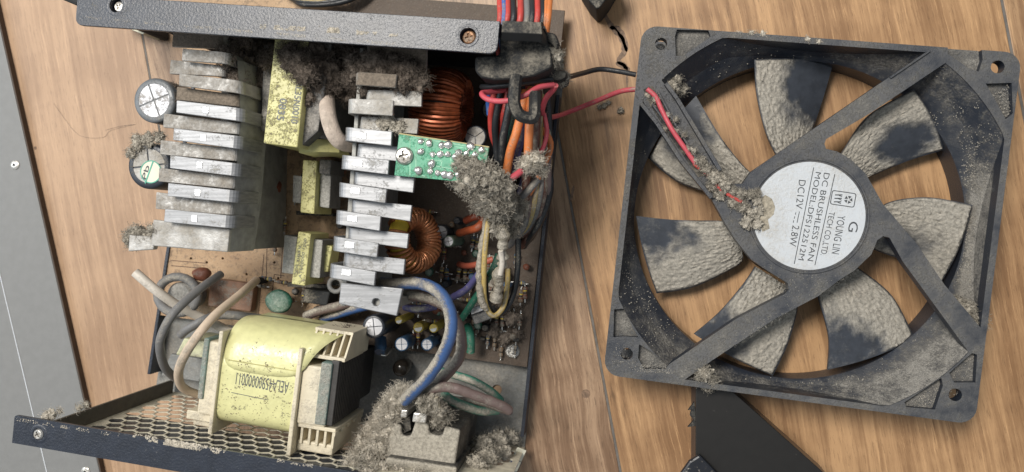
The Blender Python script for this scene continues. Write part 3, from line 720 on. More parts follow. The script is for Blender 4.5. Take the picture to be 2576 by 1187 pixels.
# ------------------------------------------------------------------ green daughter board
gq=[(1004,334),(1230,368),(1216,462),(992,441)]
gz=71.8
gb=MB().qbox(gq,gz,gz-1.5).build('green_board',m_green,psu,bevel=.12)
MB().qbox([(1004,334),(1230,368),(1229.6,370.5),(1003.7,337)],gz+.05,gz-1.45).build('board_edge',M('board edge',(.40,.33,.15),.6),gb)
sold=[(125,840),(175,850),(125,900),(195,915),(240,915),(285,915),(350,905),(395,910),(445,920),(485,890),(190,970),(180,1015),(225,1025),(265,1035),(110,1010),(300,1040),(250,862),(290,860),(455,975),(420,870),(330,930),(345,1035)]
for x,y in sold:
    rr=random.uniform(1.15,1.65); c=P(*c3(x,y),gz)
    MB().blob(c+Vector((0,0,.2)),rr,.25,.9,2,x,(1,1,.75)).build('solder_joint',m_solder,gb,smooth=True,angle=180)
tr=[((100,820),(520,885)),((150,825),(150,870)),((160,945),(250,955)),((250,955),(240,1000)),((215,985),(330,1005)),((330,870),(430,885)),((430,885),(480,945)),((95,860),(95,1030)),((95,1030),(150,1045)),((380,935),(380,990)),((300,930),(310,1000)),((60,830),(60,1040))]
for a,b in tr: bar2(c3(*a),c3(*b),.35,gz,m_trace,gb,'trace',.05)
screw(P(1018,392,gz),3.2,m_steel,psu,1.5)
MB().qbox([(1125,455),(1180,462),(1175,480),(1120,474)],60,40).build('black_package',m_plast,psu,bevel=.8)

# ------------------------------------------------------------------ PFC choke with yellow tape, standing before the grill
ch=thing('x','x','x'); bpy.data.objects.remove(ch)
cz=58.0
A0=P(562,872,cz); A1=P(750,902,cz); Bt=P(558,1068,cz); 
u=(A1-A0).normalized(); v=Vector((u.y,-u.x,0))             # v points toward the grill (down in view)
LU=(A1-A0).length; LV=abs((Bt-A0).dot(v))
def Q(a,b,z): return A0+u*a+v*b+Vector((0,0,z-cz))
choke=MB()
# rounded cross-section in (v,z): flat-ish top, rolling down to the far (+y) side
sec=[]
for k in range(9):  a=math.pi/2*k/8; sec.append((LV-6+6*math.sin(a)*1.0, cz-6+6*math.cos(a)))      # near edge
sec=sec[::-1]
near=[(LV,22),(LV,cz-6)]+sec[1:]
R2=17; far=[(R2-9-R2*math.sin(a), cz-R2+R2*math.cos(a)) for a in [math.pi/2*k/10 for k in range(11)]]
prof=near+far+[(-9,22)]
vs=[];fs=[];n=len(prof); NU=2
for i in range(NU):
    for (b,z) in prof: vs.append(Q(i*LU,b,z))
for k in range(n-1): fs.append((k,k+1,n+k+1,n+k))
fs+=[tuple(range(n)),tuple(range(2*n-1,n-1,-1))]
choke=MB().add(vs,[f[::-1] for f in fs]).build('choke_coil',m_yel,psu,smooth=True,angle=35); choke['label']='large choke wrapped in shiny yellow tape in front of the grill'
# loose tape flap opening at the far right
vs=[];fs=[]
fl_=[(-10.5,cz-19),(-9.6,cz-11),(-7,cz-4.6),(-1,cz-.8),(8.5,cz+.05)]
for (b,z) in fl_: vs+=[Q(.3,b,z),Q(LU*.5,b-.4,z),Q(LU+ (14 if b<-8 else 10 if b<-3 else 5 if b<3 else 1.5 if b<9 else -.3)  ,b-.3,z+(.8 if b<5 else 0))]
for i in range(4):
    for k in range(2): fs.append((i*3+k,i*3+k+1,(i+1)*3+k+1,(i+1)*3+k))
o=MB().add(vs,fs).build('tape_flap',m_yel,choke,smooth=True,angle=180); mo=o.modifiers.new('sub','SUBSURF'); mo.render_levels=2; mo=o.modifiers.new('s','SOLIDIFY'); mo.thickness=.00015
# creases + label print
ta,tb_=(718,985),(562,955)
text('AELA45900000011',(728,961),(596,937),4.5,cz+.02,m_inkb,choke,off=.0)
bar2((582,987),(674,1006),.25,cz,m_inkb,choke,'printed_line',.05)
bar2((574,905),(748,934),.35,cz,M('tape edge shade',(.42,.39,.16),.5),choke,'tape_edge',.12)
# bobbin flanges
def slab(a0,a1,b0,b1,z0,z1,name,m,bev=.4):
    mb=MB().box(Q(a0,b0,z0),u*(a1-a0),v*(b1-b0),(0,0,z1-z0)); return mb.build(name,m,choke,bevel=bev)
slab(-1.6,0,-6,LV+4,20,cz+1.5,'bobbin_flange',m_cream)
slab(LU,LU+1.7,-4,LV+7,20,cz+.9,'bobbin_flange',m_cream)
slab(-8.5,-1.6,-1,LV-2,22,cz-1.5,'bobbin_block',m_cream,.8)
slab(LU+1.7,LU+13,2,LV-5,22,cz-1.0,'bobbin_block',m_cream,.8)
slab(-8.5,-6.4,-2,LV-8,22,cz-.5,'teal_tape',m_teal,.5)
slab(LU+9,LU+13.3,0,LV-6,24,cz-.3,'teal_tape',m_teal,.5)
lam=slab(LU+12.5,LU+15.5,-1,LV-6,26,cz-1.5,'laminated_core',m_lam,.2)
for k in range(15):
    z=27.5+k*1.9; MB().box(Q(LU+15.5,-1,z),u*.25,v*(LV-5.2),(0,0,1.2)).build('lamination',m_lam,choke) 
slab(-14,-1.6,LV-2,LV+1.5,24,cz-4,'bobbin_foot',m_cream,.4); slab(-12,-1.6,LV+1,LV+4,24,cz-6,'bobbin_foot',m_cream,.4)
slab(LU+1.7,LU+17,LV-5,LV-3.5,24,cz-2,'bobbin_foot',m_cream,.3)
slab(LU+1.7,LU+16,LV+2,LV+6,24,cz-4,'bobbin_foot',m_cream,.6)
for k in range(5): slab(LU+3+k*3.1,LU+4+k*3.1,LV-4,LV+3,24,cz-3.2,'bobbin_rib',m_cream,.15)
for k in range(6): # foot lattice seen from the right side
    pass
for k in range(5): slab(LU+17-.6,LU+17.4,LV-4+k*.0,LV-2.4,26+k*7,29+k*7,'foot_rung',m_cream,.15)
# far rail with ribs
slab(LU+1.7,LU+17,-2,-.6,34,cz-3,'rib_rail',m_cream,.2)
slab(LU+1.7,LU+17,-11,-9.8,30,cz-9,'rib_rail',m_cream,.2)
for k in range(6): 
    a=LU+2.2+k*2.8
    MB().add([Q(a,-10.5,cz-9),Q(a+.8,-10.5,cz-9),Q(a+.8,-1,cz-3),Q(a,-1,cz-3),Q(a,-10.5,30),Q(a+.8,-10.5,30),Q(a+.8,-1,30),Q(a,-1,30)],
      [(0,1,2,3),(7,6,5,4),(0,4,5,1),(1,5,6,2),(2,6,7,3),(3,7,4,0)]).build('bobbin_rib',m_cream,choke,bevel=.1)
MB().box(Q(LU+1.7,-10,28),u*15,v*9,(0,0,10)).build('bobbin_channel',m_cream,choke)
MB().box(Q(-6,2,2),u*(LU+18),v*(LV-8),(0,0,20)).build('choke_bracket',m_lam,choke,bevel=.4)

# ------------------------------------------------------------------ mains socket
iz=46
o=MB().qbox([(985,1062),(1010,1070),(1010,1095),(1032,1098),(1045,1058),(1078,1064),(1080,1092),(1112,1098),(1118,1072),(1158,1082),(1142,1184),(965,1160)],iz,6).build('mains_socket',m_plastD,psu,bevel=1.0,seg=3)
sb=MB().qbox([(972,1150),(1150,1176),(1136,1240),(955,1215)],iz+4,4).build('socket_flange',m_plastD,o,bevel=.8)
MB().qbox([(1004,1066),(1032,1044),(1034,1082),(1010,1094)],iz-3,20).build('socket_cavity',m_plast,o,bevel=.3)
for q in ([(1040,1038),(1074,1040),(1070,1066),(1036,1062)],[(1010,1030),(1026,1032),(1022,1052),(1006,1050)]):
    MB().qbox(q,iz+3,20).build('terminal_blade',m_steel,o,bevel=.5)
MB().tube([P(*c8(800,800),iz+2),P(*c8(770,720),iz+6),P(*c8(760,670),iz+7)],[1.7,1.5,1.2],10).build('crimp_terminal',w_crust,o,smooth=True)
MB().tube([P(*c8(650,665),iz+6),P(*c8(655,700),iz+4),P(*c8(665,740),iz)],[.7,1.2,1.0],10).build('crimp_terminal',m_solder,o,smooth=True)

# ------------------------------------------------------------------ thick leads
wire([(960,712,40),(1000,714,52),(1045,712,60),(1085,722,64),(1116,748,66),(1133,790,66),(1133,840,66),(1112,895,63),(1075,950,58),(1040,985,54),(1018,1008,50)],2.25,w_blueT,psu,'thick_lead','blue dust-coated sleeve arching to the mains socket',rough=.10,seg=16)
wire([(990,735,34),(1030,742,44),(1075,750,50),(1118,768,54),(1146,808,55),(1160,850,54),(1158,890,52),(1134,930,51),(1096,965,50),(1062,992,48)],2.1,w_brnT,psu,'thick_lead','brown dust-coated sleeve arching beside the blue one',rough=.12,seg=16)
wire([(700,640,48),(760,608,52),(840,600,54),(920,615,54),(1040,660,52),(1150,700,50),(1230,735,48),(1275,765,46)],1.9,w_brnT,psu,'thick_lead','pinkish brown sleeve lying toward the hole',f=c8,rough=.15,seg=14)
wire([(1275,770,44),(1200,745,36),(1060,700,30),(900,690,26),(820,660,24)],1.5,w_brnT,psu,'thick_lead',f=c8,rough=.1)
wire([(800,490,18),(890,515,22),(1000,550,24),(1100,600,22),(1170,650,18),(1210,690,12)],1.7,w_grnT,psu,'thick_lead','pale green sleeve near the base hole',f=c8)
wire([(820,650,32),(870,690,34),(960,730,32),(1080,765,28),(1190,760,22)],1.9,w_grnT,psu,'thick_lead',f=c8)
wire([(340,685,46),(395,732,44),(450,770,38),(510,800,30),(595,842,24)],1.9,w_wht,psu,'insulated_lead',seg=12)
wire([(555,690,30),(500,729,44),(440,784,54),(410,834,56),(402,874,54),(415,924,46),(440,950,38)],1.7,w_gry,psu,'insulated_lead',seg=12)
wire([(645,705,16),(600,744,34),(540,794,50),(490,854,58),(455,914,56),(450,954,50),(466,979,44),(510,996,36)],1.75,w_beige,psu,'insulated_lead',seg=12)
wire([(455,843,34),(480,823,36),(550,793,34),(650,800,26),(740,812,20)],1.8,w_gry,psu,'insulated_lead',seg=12)
wire([(770,795,16),(810,780,20),(860,768,22),(900,755,20)],2.0,w_brnT,psu,'insulated_lead'); wire([(812,800,14),(850,790,18),(900,775,22),(940,765,24)],2.0,w_blueT,psu,'insulated_lead')
ring=[P(447+50*math.cos(a),742+46*math.sin(a),30+5*math.sin(a)) for a in [k*.32 for k in range(21)]]
MB().tube(ring,1.9,10,False).build('cable_loop',w_gry,psu,smooth=True)
MB().lathe(P(450,745,24),[(6,-12),(6,-1),(5,0)],24).build('round_component',m_ferrG,psu,smooth=True)
MB().blob(P(508,690,24),3.6,.2,.2,3,4,(1.2,.8,.8)).build('brown_component',m_ribr,psu,smooth=True)
MB().qbox([(462,850),(560,866),(556,905),(440,893)],26,6).build('film_capacitor',M('cloudy yellow block',(.50,.50,.32),.4,dust=.4,w=.2),psu,bevel=.8)
MB().qbox([(528,700),(640,714),(630,785),(522,770)],14,9.2).build('brown_relay',M('brown block',(.25,.14,.09),.6,dust=.35),psu,bevel=.6)
# black round screw, far board screw, screw in the wall corner
c=P(1003,930,14); MB().lathe((c.x,c.y,1.3),[(2.6,0),(3.6,6),(3.7,9),(3.0,11.5),(1.6,12.6)],28).build('black_rubber_post',M('glossy brown black',(.03,.025,.02),.2,dust=.2),psu,smooth=True)
screw(P(1289,882,PZ),3.2,m_steel,psu,1.2); screw(P(386,983,8),1.8,m_steel,psu,1.0)
MB().qbox([(430,890),(520,905),(500,960),(405,945)],10,8).build('corner_bracket',m_inner,psu,bevel=.3)

# ------------------------------------------------------------------ cable bundle
Z=lambda a,b:(a,b)
def cw(pts,m,r=.95,label=None,f=c3,**k): return wire(pts,r,m,psu,'cable_wire',label,f=f,**k)
top=[(596,w_red),(617,w_blue),(640,w_red),(676,w_black),(715,w_red),(755,w_gry),(785,w_black),(815,w_red),(850,w_black),(868,w_org),(885,w_org)]
for i,(x,m) in enumerate(top):
    cw([(x-2+ (8 if i>8 else 0),-60,60),(x+random.uniform(-3,3),20,66),(x+random.uniform(-2,2)-6*(i>8),110,69),(x-20,220,66),(600+i*24,400,62),(570+i*27,520,58)],m,1.15)
low=[([(572,470,60),(552,600,58),(540,700,54),(548,800,50),(578,885,46)],w_red,1.2),
 ([(604,520,60),(580,640,58),(565,740,56),(570,850,52),(578,960,50)],w_black,1.3),
 ([(648,520,60),(625,640,58),(600,740,54),(605,880,50)],w_red,1.2),
 ([(660,560,62),(640,680,62),(615,800,60),(605,900,58),(598,1010,56)],w_black,1.5),
 ([(700,560,58),(672,700,58),(650,850,56),(620,1000,54)],w_grn,1.1),
 ([(748,540,62),(722,660,64),(690,790,64),(655,900,62),(632,1030,58)],w_org,1.6),
 ([(745,640,58),(725,780,58),(700,900,58),(665,1040,54)],w_pur,1.4),
 ([(782,520,62),(772,660,64),(765,800,64),(760,920,62)],w_org,1.6),
 ([(820,540,58),(810,700,58),(800,900,54)],w_brn,1.6),
 ([(842,560,54),(838,700,54),(828,900,50)],w_yel,.9),
 ([(870,560,50),(880,700,48),(885,900,44),(880,1100,40),(850,1187,36)],w_black,1.5),
 ([(878,780,46),(890,950,44),(872,1187,40)],w_yel,.9),
 ([(800,560,60),(806,620,58),(802,690,56)],w_gry,1.3),
 ([(530,520,54),(524,600,52),(530,680,50)],w_blue,1.0),
 ([(720,900,56),(745,1050,50),(750,1180,44)],w_brn,1.5),
 ([(700,1187,52),(760,1130,58),(820,1060,58)],w_gry,1.4)]
for p,m,rr in low: cw(p,m,rr)
wr=random.Random(11)
for k in range(20):
    m=wr.choice((w_black,w_brn,w_gry,w_org,w_brnT,w_red,w_black,w_crust,w_pur)); x0=wr.uniform(560,860); x1=wr.uniform(640,900); z0=wr.uniform(38,52)
    cw([(x0,480,z0+8),(x0*.6+x1*.4+wr.uniform(-20,20),640,z0),(x1+wr.uniform(-20,20),820,z0-2),(x1-10,980,z0-4),(x1-60+wr.uniform(-40,60),1150,z0-8)],m,wr.uniform(1.1,1.6))
for k in range(7):
    m=wr.choice((w_black,w_brn,w_gry,w_brnT,w_crust)); dx=wr.uniform(-70,30)
    wire([(1150+dx,-60,46),(1170+dx,60,42),(1140+dx,200,40),(1080+dx,330,34+k),(1010+dx,420,28)],wr.uniform(1.0,1.6),m,psu,'cable_wire',f=c6,rough=.2)
# brown wires gathering at the lower right and the two hanging loops
for dx,m in ((0,w_brn),(-30,w_gry),(-60,w_yel),(20,w_black),(-90,w_brnT)):
    wire([(1160+dx*.6,-20,44),(1165+dx,100,42),(1120+dx*.7,260,40),(1040+dx*.4,345,36),(960,350,30)],1.3,m,psu,'cable_wire',f=c6)
wire([(830,230,56),(812,350,58),(800,480,56),(795,620,52),(800,740,48),(830,820,46),(870,830,44),(915,770,42),(935,650,40),(938,560,38)],1.0,w_yel,psu,'cable_wire',f=c6,label='yellow wire in a hanging loop',seg=8)
wire([(815,230,54),(790,380,54),(770,500,54),(768,640,52),(780,740,50),(810,800,48)],1.25,w_crust,psu,'cable_wire',f=c6,rough=.5,k=10)
wire([(805,600,46),(810,720,44),(840,815,42),(890,825,40),(950,760,38),(985,650,36),(998,520,36),(1000,380,36)],1.15,w_black,psu,'cable_wire',f=c6)
wire([(905,300,60),(912,380,58),(905,440,56),(908,520,54),(880,590,52),(885,640,50),(865,740,46)],1.9,w_crust,psu,'cable_wire',f=c6,rough=.7,k=10)
wire([(895,450,58),(905,520,56),(893,590,54)],1.0,w_wht,psu,'cable_wire',f=c6)
wire([(885,470,44),(850,560,44),(800,640,40),(745,730,34),(680,830,26),(640,880,14)],1.4,w_grn,psu,'cable_wire',f=c6)
wire([(790,560,50),(750,610,46),(690,680,38),(610,725,28),(590,735,20)],1.4,w_purG,psu,'cable_wire',f=c6,rough=.1)
wire([(510,780,24),(450,790,26),(380,795,24),(330,785,18)],1.5,w_purG,psu,'cable_wire',f=c6)
wire([(820,240,30),(760,310,34),(700,330,28),(650,345,20)],1.6,wm('rust orange wire',(.42,.10,.04),.3),psu,'cable_wire',f=c6)
wire([(800,250,26),(740,250,30),(690,270,26)],1.5,wm('rust wire',(.30,.07,.035),.3),psu,'cable_wire',f=c6)
wire([(850,500,26),(760,530,26),(690,540,20),(650,530,12)],1.3,wm('rust wire two',(.40,.10,.06),.3),psu,'cable_wire',f=c6)
wire([(700,900,14),(715,960,20),(718,1050,18)],1.8,w_grn,psu,'cable_wire',f=c6)
wire([(1200,700,50),(1210,760,40),(1212,830,20)],.8,w_black,psu,'cable_wire',f=c2)

# ------------------------------------------------------------------ small parts on the board
def resistor(px,py,ang,cm,z=12.5,L=5.0,r=.95):
    c=P(px,py,z); d_=Vector((math.cos(ang),math.sin(ang),0))
    mb=MB(); prof=[(-L/2,.7),(-L/2+.4,1.1),(-L/2+1.1,1.1),(-L/2+1.5,.85),(L/2-1.5,.85),(L/2-1.1,1.1),(L/2-.4,1.1),(L/2,.7)]
    mb.tube([c+d_*a for a,_ in prof],[r*k for _,k in prof],10)
    o=mb.build('resistor',cm,psu,smooth=True)
    for k,bm_ in ((-.9,m_ribr),(0,m_dark),(.9,m_core)):
        MB().tube([c+d_*(k-.2),c+d_*(k+.2)],r*.93,10).build('colour_band',bm_,o,smooth=True)
    MB().tube([c-d_*(L/2+1.5)-Vector((0,0,z-9.2)),c-d_*(L/2+1.4),c+d_*(L/2+1.4),c+d_*(L/2+1.5)-Vector((0,0,z-9.2))],.28,5).build('component_lead',m_solder,o)
m_rb=M('blue resistor',(.04,.13,.24),.6,dust=.78,dcol=(.24,.21,.17)); m_rt=M('tan resistor',(.30,.19,.11),.6,dust=.78,dcol=(.24,.21,.17)); m_rr=M('red brown resistor',(.24,.08,.05),.6,dust=.78,dcol=(.24,.21,.17))
mm_=[m_rb,m_rt,m_rr]
for x,y,m in ((575,590,m_rb),(730,400,m_rb),(545,580,m_rt),(685,590,m_rr),(715,590,m_rr),(755,410,m_rt),(645,585,m_rt),(870,860,m_rt),(905,865,m_rr),(945,850,m_rb),(975,850,m_rb),(1010,860,m_rt),(375,975,m_rr),(405,975,m_rr),(940,610,m_rt),(1015,720,m_rt),(1040,700,m_rr),(500,480,m_rt),(560,470,m_rr)):
    resistor(*c6(x,y),1.5+random.uniform(-.1,.1),m)
rnd=random.Random(3)
for k in range(84):
    if k<56: x=rnd.uniform(1050,1330); y=rnd.uniform(480,860)
    else: x=rnd.uniform(640,860); y=rnd.uniform(400,800)
    t_=rnd.random()
    if t_<.4: resistor(x,y,rnd.choice((1.45,-.12)),rnd.choice(mm_),12,rnd.uniform(3.5,5.5),.85)
    elif t_<.6:
        c=P(x,y,16); MB().lathe((c.x,c.y,9),[(1.6,0),(1.6,6),(1.2,6.6)],16).build('small_can',rnd.choice((m_sleeve,m_slb,m_plast)),psu,smooth=True)
    elif t_<.8:
        c=P(x,y,12); s=rnd.uniform(1.2,2.4); MB().box(c+Vector((0,0,-3)),e1*s*2,e2*s,(0,0,4)).build('black_package',m_plast,psu,bevel=.3)
    else:
        MB().blob(P(x,y,12),rnd.uniform(1.2,2),.2,.3,2,k).build('component_blob',rnd.choice((m_ribr,m_rt,m_greenD,m_ferr)),psu,smooth=True)
for k in range(7):
    x=1190+rnd.uniform(0,120); y=820+rnd.uniform(-40,70); resistor(x,y,1.5,rnd.choice(mm_),11,4,.8)
MB().qbox(list(map(lambda p:c6(*p),[(720,830),(830,790),(850,850),(740,890)])),26,10).build('transistor_package',m_ferr,psu,bevel=.5)
MB().qbox(list(map(lambda p:c6(*p),[(715,790),(790,770),(800,800),(720,830)])),28,10).build('transistor_tab',m_can,psu,bevel=.3)
MB().qbox([(1225,640),(1262,646),(1262,740),(1222,734)],12,9).build('chip',m_plastD,psu,bevel=.3)
# sticker on the right flange
sq=[c8(1330,1015),c8(1390,1040),c8(1318,1200),c8(1225,1200)]
sk=MB().qbox(sq,9.3,8.9).build('sticker',m_paper,psu); 
cc=P(*c8(1303,1135),9.3); MB().lathe(cc,[(1.7,-.05),(1.7,.08)],20).build('blue_dot',m_blued,sk)
for i,k in enumerate((0,1,2,3)): bar2(c8(1318+k*13,1042+k*5),c8(1298+k*13,1085+k*5),.22,9.3,m_ink,sk,'sticker_mark',.07)
bar2(c8(1300,1095),c8(1360,1120),.2,9.3,m_ink,sk,'sticker_mark',.07); bar2(c8(1262,1165),c8(1325,1185),.2,9.3,m_ink,sk,'sticker_mark',.07); bar2(c8(1360,1120),c8(1330,1187),.2,9.3,m_ink,sk,'sticker_mark',.07)

# ------------------------------------------------------------------ things behind the case
o=thing('yellow_cable_bundle','yellow and black wires crossing behind the black bar at the top edge','cables',fl(P(790,0,20)))
for i,(m,dy) in enumerate(((w_yel,0),(w_yel,5),(w_black,9),(w_yel,-6),(w_black,16))):
    wire([(640+i*10,-60,4+i),(700+i*8,-24+dy,10),(770,-4+dy,16),(850+i*6,-8+dy*.6,16),(960,-50,12)],1.2,m,o,'cable_wire')
o=MB().add([P(*c1(560,90),30),P(*c1(735,100),30),P(*c1(742,150),30),P(*c1(718,172),28),P(*c1(575,112),24)],[(4,3,2,1,0)]).build('plastic_scrap',m_wht)
o.modifiers.new('s','SOLIDIFY').thickness=.0025
bpy.data.objects.remove(o)
o=MB().qbox([c1(560,60),c1(745,100),c1(742,150),c1(718,172),c1(575,112)],12,.2).build('plastic_connector',M('yellowish connector',(.62,.60,.45),.4,var=.05)); tag(o,'pale yellow plastic connector lying just under the left end of the black bar','connector'); 
ob=MB().qbox([(1455,-40),(1560,-60),(1530,-8),(1508,20),(1500,22),(1480,0)],22,.2).build('black_plug',m_plast,None,bevel=1.5,seg=3); tag(ob,'black plug poking in at the top edge over the cracked plank','plug')
ob=MB().qbox([(140,-40),(198,-30),(200,10),(188,12),(150,-4)],60,0.2).build('black_clip',m_plast,None,bevel=1.0); tag(ob,'black plastic corner showing past the left end of the top bar','plastic part')

# ------------------------------------------------------------------ fan
FZ=28.0
fc=[P(1612,57,FZ),P(2568,142,FZ),P(2459,1060,FZ),P(1519,948,FZ)]
ctr=(fc[0]+fc[1]+fc[2]+fc[3])/4
fx=((fc[1]-fc[0]).normalized()+(fc[2]-fc[3]).normalized()).normalized(); fy=Vector((-fx.y,fx.x,0))
HS=((fc[1]-fc[0]).length+(fc[2]-fc[3]).length+(fc[0]-fc[3]).length+(fc[1]-fc[2]).length)/8
fan=thing('cooling_fan','square black computer fan with dust caked blades and a white round label','fan',fl(ctr))
def FL(px,py,z=FZ): q=P(px,py,z)-fl(ctr,z); return (q.dot(fx),q.dot(fy))
def FW(x,y,z): return fl(ctr)+fx*x+fy*y+Vector((0,0,z))
rc=6.0
outer=[]
for cxn,cyn,a0 in ((1,1,0),(-1,1,90),(-1,-1,180),(1,-1,270)):
    for k in range(7):
        a=math.radians(a0+15*k); outer.append((cxn*(HS-rc)+rc*math.cos(a),cyn*(HS-rc)+rc*math.sin(a)))
WALL=HS-2.3; RT=76.0*HS/68.5; RI=HS*.925
def rcl(th): return min(RT, WALL/max(abs(math.cos(th)),abs(math.sin(th)),1e-6))
def ang(p): return math.atan2(p[1],p[0])
def arc(a0,a1,n=44):                            # counter-clockwise from a0 to a1
    while a1<a0: a1+=2*math.pi
    out=[]
    for k in range(n+1):
        a=a0+(a1-a0)*k/n; out.append((rcl(a)*math.cos(a),rcl(a)*math.sin(a)))
    return out
def opening(pts, ):                             # pts: frame px points, ordered; closed by the bore arc
    q=[FL(x,y) for x,y in pts]; a_end=ang(q[-1]); a_st=ang(q[0])
    # clockwise polygon through struts, then arc counter-clockwise back from end to start?
    return q,a_st,a_end
S4R=[(1668,205),(1699,248),(1808,429),(1842,462)]; HUB1=[(1868,462),(1889,432),(1949,391)]; S1U=[(2235,195),(2345,118)]
S1L=[(2378,158),(2187,286),(2078,350)]; HUB2=[(2074,362),(2078,374),(2106,381),(2140,400),(2178,437),(2221,513)]; S3U=[(2306,613),(2376,716),(2470,826)]
S3L=[(2425,876),(2364,785),(2272,659),(2238,598),(2222,594),(2207,604)]; HUB3=[(2192,640),(2150,680),(2110,705),(2058,745)]; S2L=[(1947,803),(1792,906),(1728,948)]
S2U=[(1680,918),(1850,803),(1976,738)]; HUB4=[(1984,728),(1982,712),(1942,687),(1890,653),(1849,601),(1827,566)]; S4L=[(1789,500),(1713,405),(1651,310),(1598,240)]
holes=[]
for pts in (S4R+HUB1+S1U, S1L+HUB2+S3U, S3L+HUB3+S2L, S2U+HUB4+S4L):
    q=[FL(x,y) for x,y in pts]
    # clip ends on to the bore curve
    a0=ang(q[0]); a1=ang(q[-1])
    q[0]=(rcl(a0)*math.cos(a0),rcl(a0)*math.sin(a0)); q[-1]=(rcl(a1)*math.cos(a1),rcl(a1)*math.sin(a1))
    # the openings lie on the outside: go from the end angle back to the start angle counter-clockwise
    ar=arc(a1,a0,46)
    holes.append(q+ar[1:-1])
scr=[(1663,110),(2510,168),(1577,890),(2403,993)]
sh=[circ(FL(*s),2.35,20) for s in scr]
pk=[[(1703,74),(1782,76),(1788,92),(1716,142),(1700,140),(1698,90)],
    [(2384,118),(2470,124),(2472,150),(2462,180),(2435,170),(2385,135)],
    [(2480,210),(2545,208),(2548,285),(2530,300),(2500,245)],
    [(1545,778),(1572,776),(1590,822),(1606,848),(1570,846),(1543,848)],
    [(1608,866),(1640,885),(1680,920),(1675,928),(1620,928),(1605,900)],
    [(2388,938),(2445,888),(2458,892),(2454,962),(2400,962)],
    [(2275,1012),(2368,950),(2372,970),(2352,1030),(2280,1024)]]
pockets=[[FL(*p) for p in q] for q in pk]
fr=MB().plate(outer,holes+sh+pockets,fl(ctr,FZ),fx,fy,5.0)
for q in pockets:                               # pocket floors and walls
    n=len(q); c=FW(sum(p[0] for p in q)/n,sum(p[1] for p in q)/n,0)
    vs=[FW(p[0],p[1],FZ-2.6) for p in q]+[FW(p[0],p[1],FZ-6.5) for p in q]
    a=sum(q[i][0]*q[(i+1)%n][1]-q[(i+1)%n][0]*q[i][1] for i in range(n))
    fr.add(vs,[tuple(range(n)) if a>0 else tuple(range(n-1,-1,-1)),tuple(range(n,2*n))]+[(i,(i+1)%n,n+(i+1)%n,n+i) for i in range(n)],[.22]*(2*n))
# bore: flared at the top, cylinder below
N=180; prf=[]
vs=[];dd_=[]
for i in range(N):
    a=2*math.pi*i/N; r1=rcl(a); zf=12+(r1-RI)/(RT-RI)*(FZ-12-.5); ca,sa=math.cos(a),math.sin(a)
    fd=.16+.20*max(0,-math.sin(a)*.8+math.cos(a)*.6)-.28*max(0,math.sin(a))*max(0,-math.cos(a-.3)+.4)+.30*noise.noise(Vector((math.cos(a)*1.6,math.sin(a)*1.6,4)))
    for ii,(r_,z_) in enumerate(((r1+.05,FZ-.6),(r1,zf),((r1+RI)/2,12+(zf-12)*.42),(RI,12),(RI-.1,0.3),(RI+2,0.3))):
        vs.append(FW(r_*ca,r_*sa,z_)); dd_.append((fd,fd,fd,-.1,-.7,-.7)[ii])
fs=[]
K=6
for i in range(N):
    for k in range(K-1): fs.append((i*K+k,i*K+k+1,((i+1)%N)*K+k+1,((i+1)%N)*K+k))
fr.add(vs,fs,dd_)
# outer skirt
no=len(outer); vs=[FW(x,y,FZ-.4) for x,y in outer]+[FW(x,y,.3) for x,y in outer]
fr.plate(outer,[circ((0,0),RI+.5,60)]+sh,fl(ctr,4.0),fx,fy,3.7)
for i in range(no):                             # the side walls are closed only between the corners
    if i%7==6:
        a_=Vector(outer[i]); b_=Vector(outer[(i+1)%no]); p_=a_.lerp(b_,.2); q_=a_.lerp(b_,.8)
        d_=(q_-p_).normalized(); n2=Vector((-d_.y,d_.x))*1.6
        fr.prism([FW(*(p_+n2*.05),0),FW(*(q_+n2*.05),0),FW(*(q_+n2),0),FW(*(p_+n2),0)],3.9,FZ-4.9)
fr.build('frame',m_fanblk,fan,attr=True,bevel=.25,seg=2)
# seats under the corner screw holes: wood shows through, so only a ring; washers in two of them
MB().lathe(FW(*FL(*scr[0]),18),[(2.2,0),(2.2,1.0)],20).build('screw_plug',m_steel,fan)
# spoke details: rails of the wire channel
def rail3(pts,w,z0,z1,name,parent=fan,m=m_fanblk):
    for i in range(len(pts)-1):
        A_=FW(*FL(*pts[i]),z0);B_=FW(*FL(*pts[i+1]),z0);t_=(B_-A_).normalized();n__=Vector((-t_.y,t_.x,0))
        MB().box(A_-n__*w/2,t_*(B_-A_).length,n__*w,(0,0,z1-z0)).build(name,m,parent,bevel=.15)
rail3([(1674,212),(1702,250),(1810,430)],1.5,FZ,FZ+2.6,'channel_rail')
rail3([(1612,262),(1652,312),(1714,407),(1788,498)],1.5,FZ,FZ+2.6,'channel_rail')
rail3([(1655,232),(1700,318),(1770,430)],.8,FZ,FZ+1.8,'channel_rail')
rail3([(1640,262),(1690,330),(1735,400)],.8,FZ,FZ+1.2,'channel_rail')
rail3([(2238,196),(2338,128)],.8,FZ,FZ+.8,'spoke_rib')
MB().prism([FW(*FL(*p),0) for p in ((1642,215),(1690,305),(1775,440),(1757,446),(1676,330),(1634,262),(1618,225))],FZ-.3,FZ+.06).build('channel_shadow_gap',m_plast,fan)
for a,b in (((2300,172),(2368,168)),): pass
# rotor hub
hc_=FL(2035,542)
hub=MB().lathe(FW(hc_[0],hc_[1],0),[(24,2),(25,3),(25,20),(23,22.5)],48).build('rotor_hub',m_plast,fan,smooth=True)
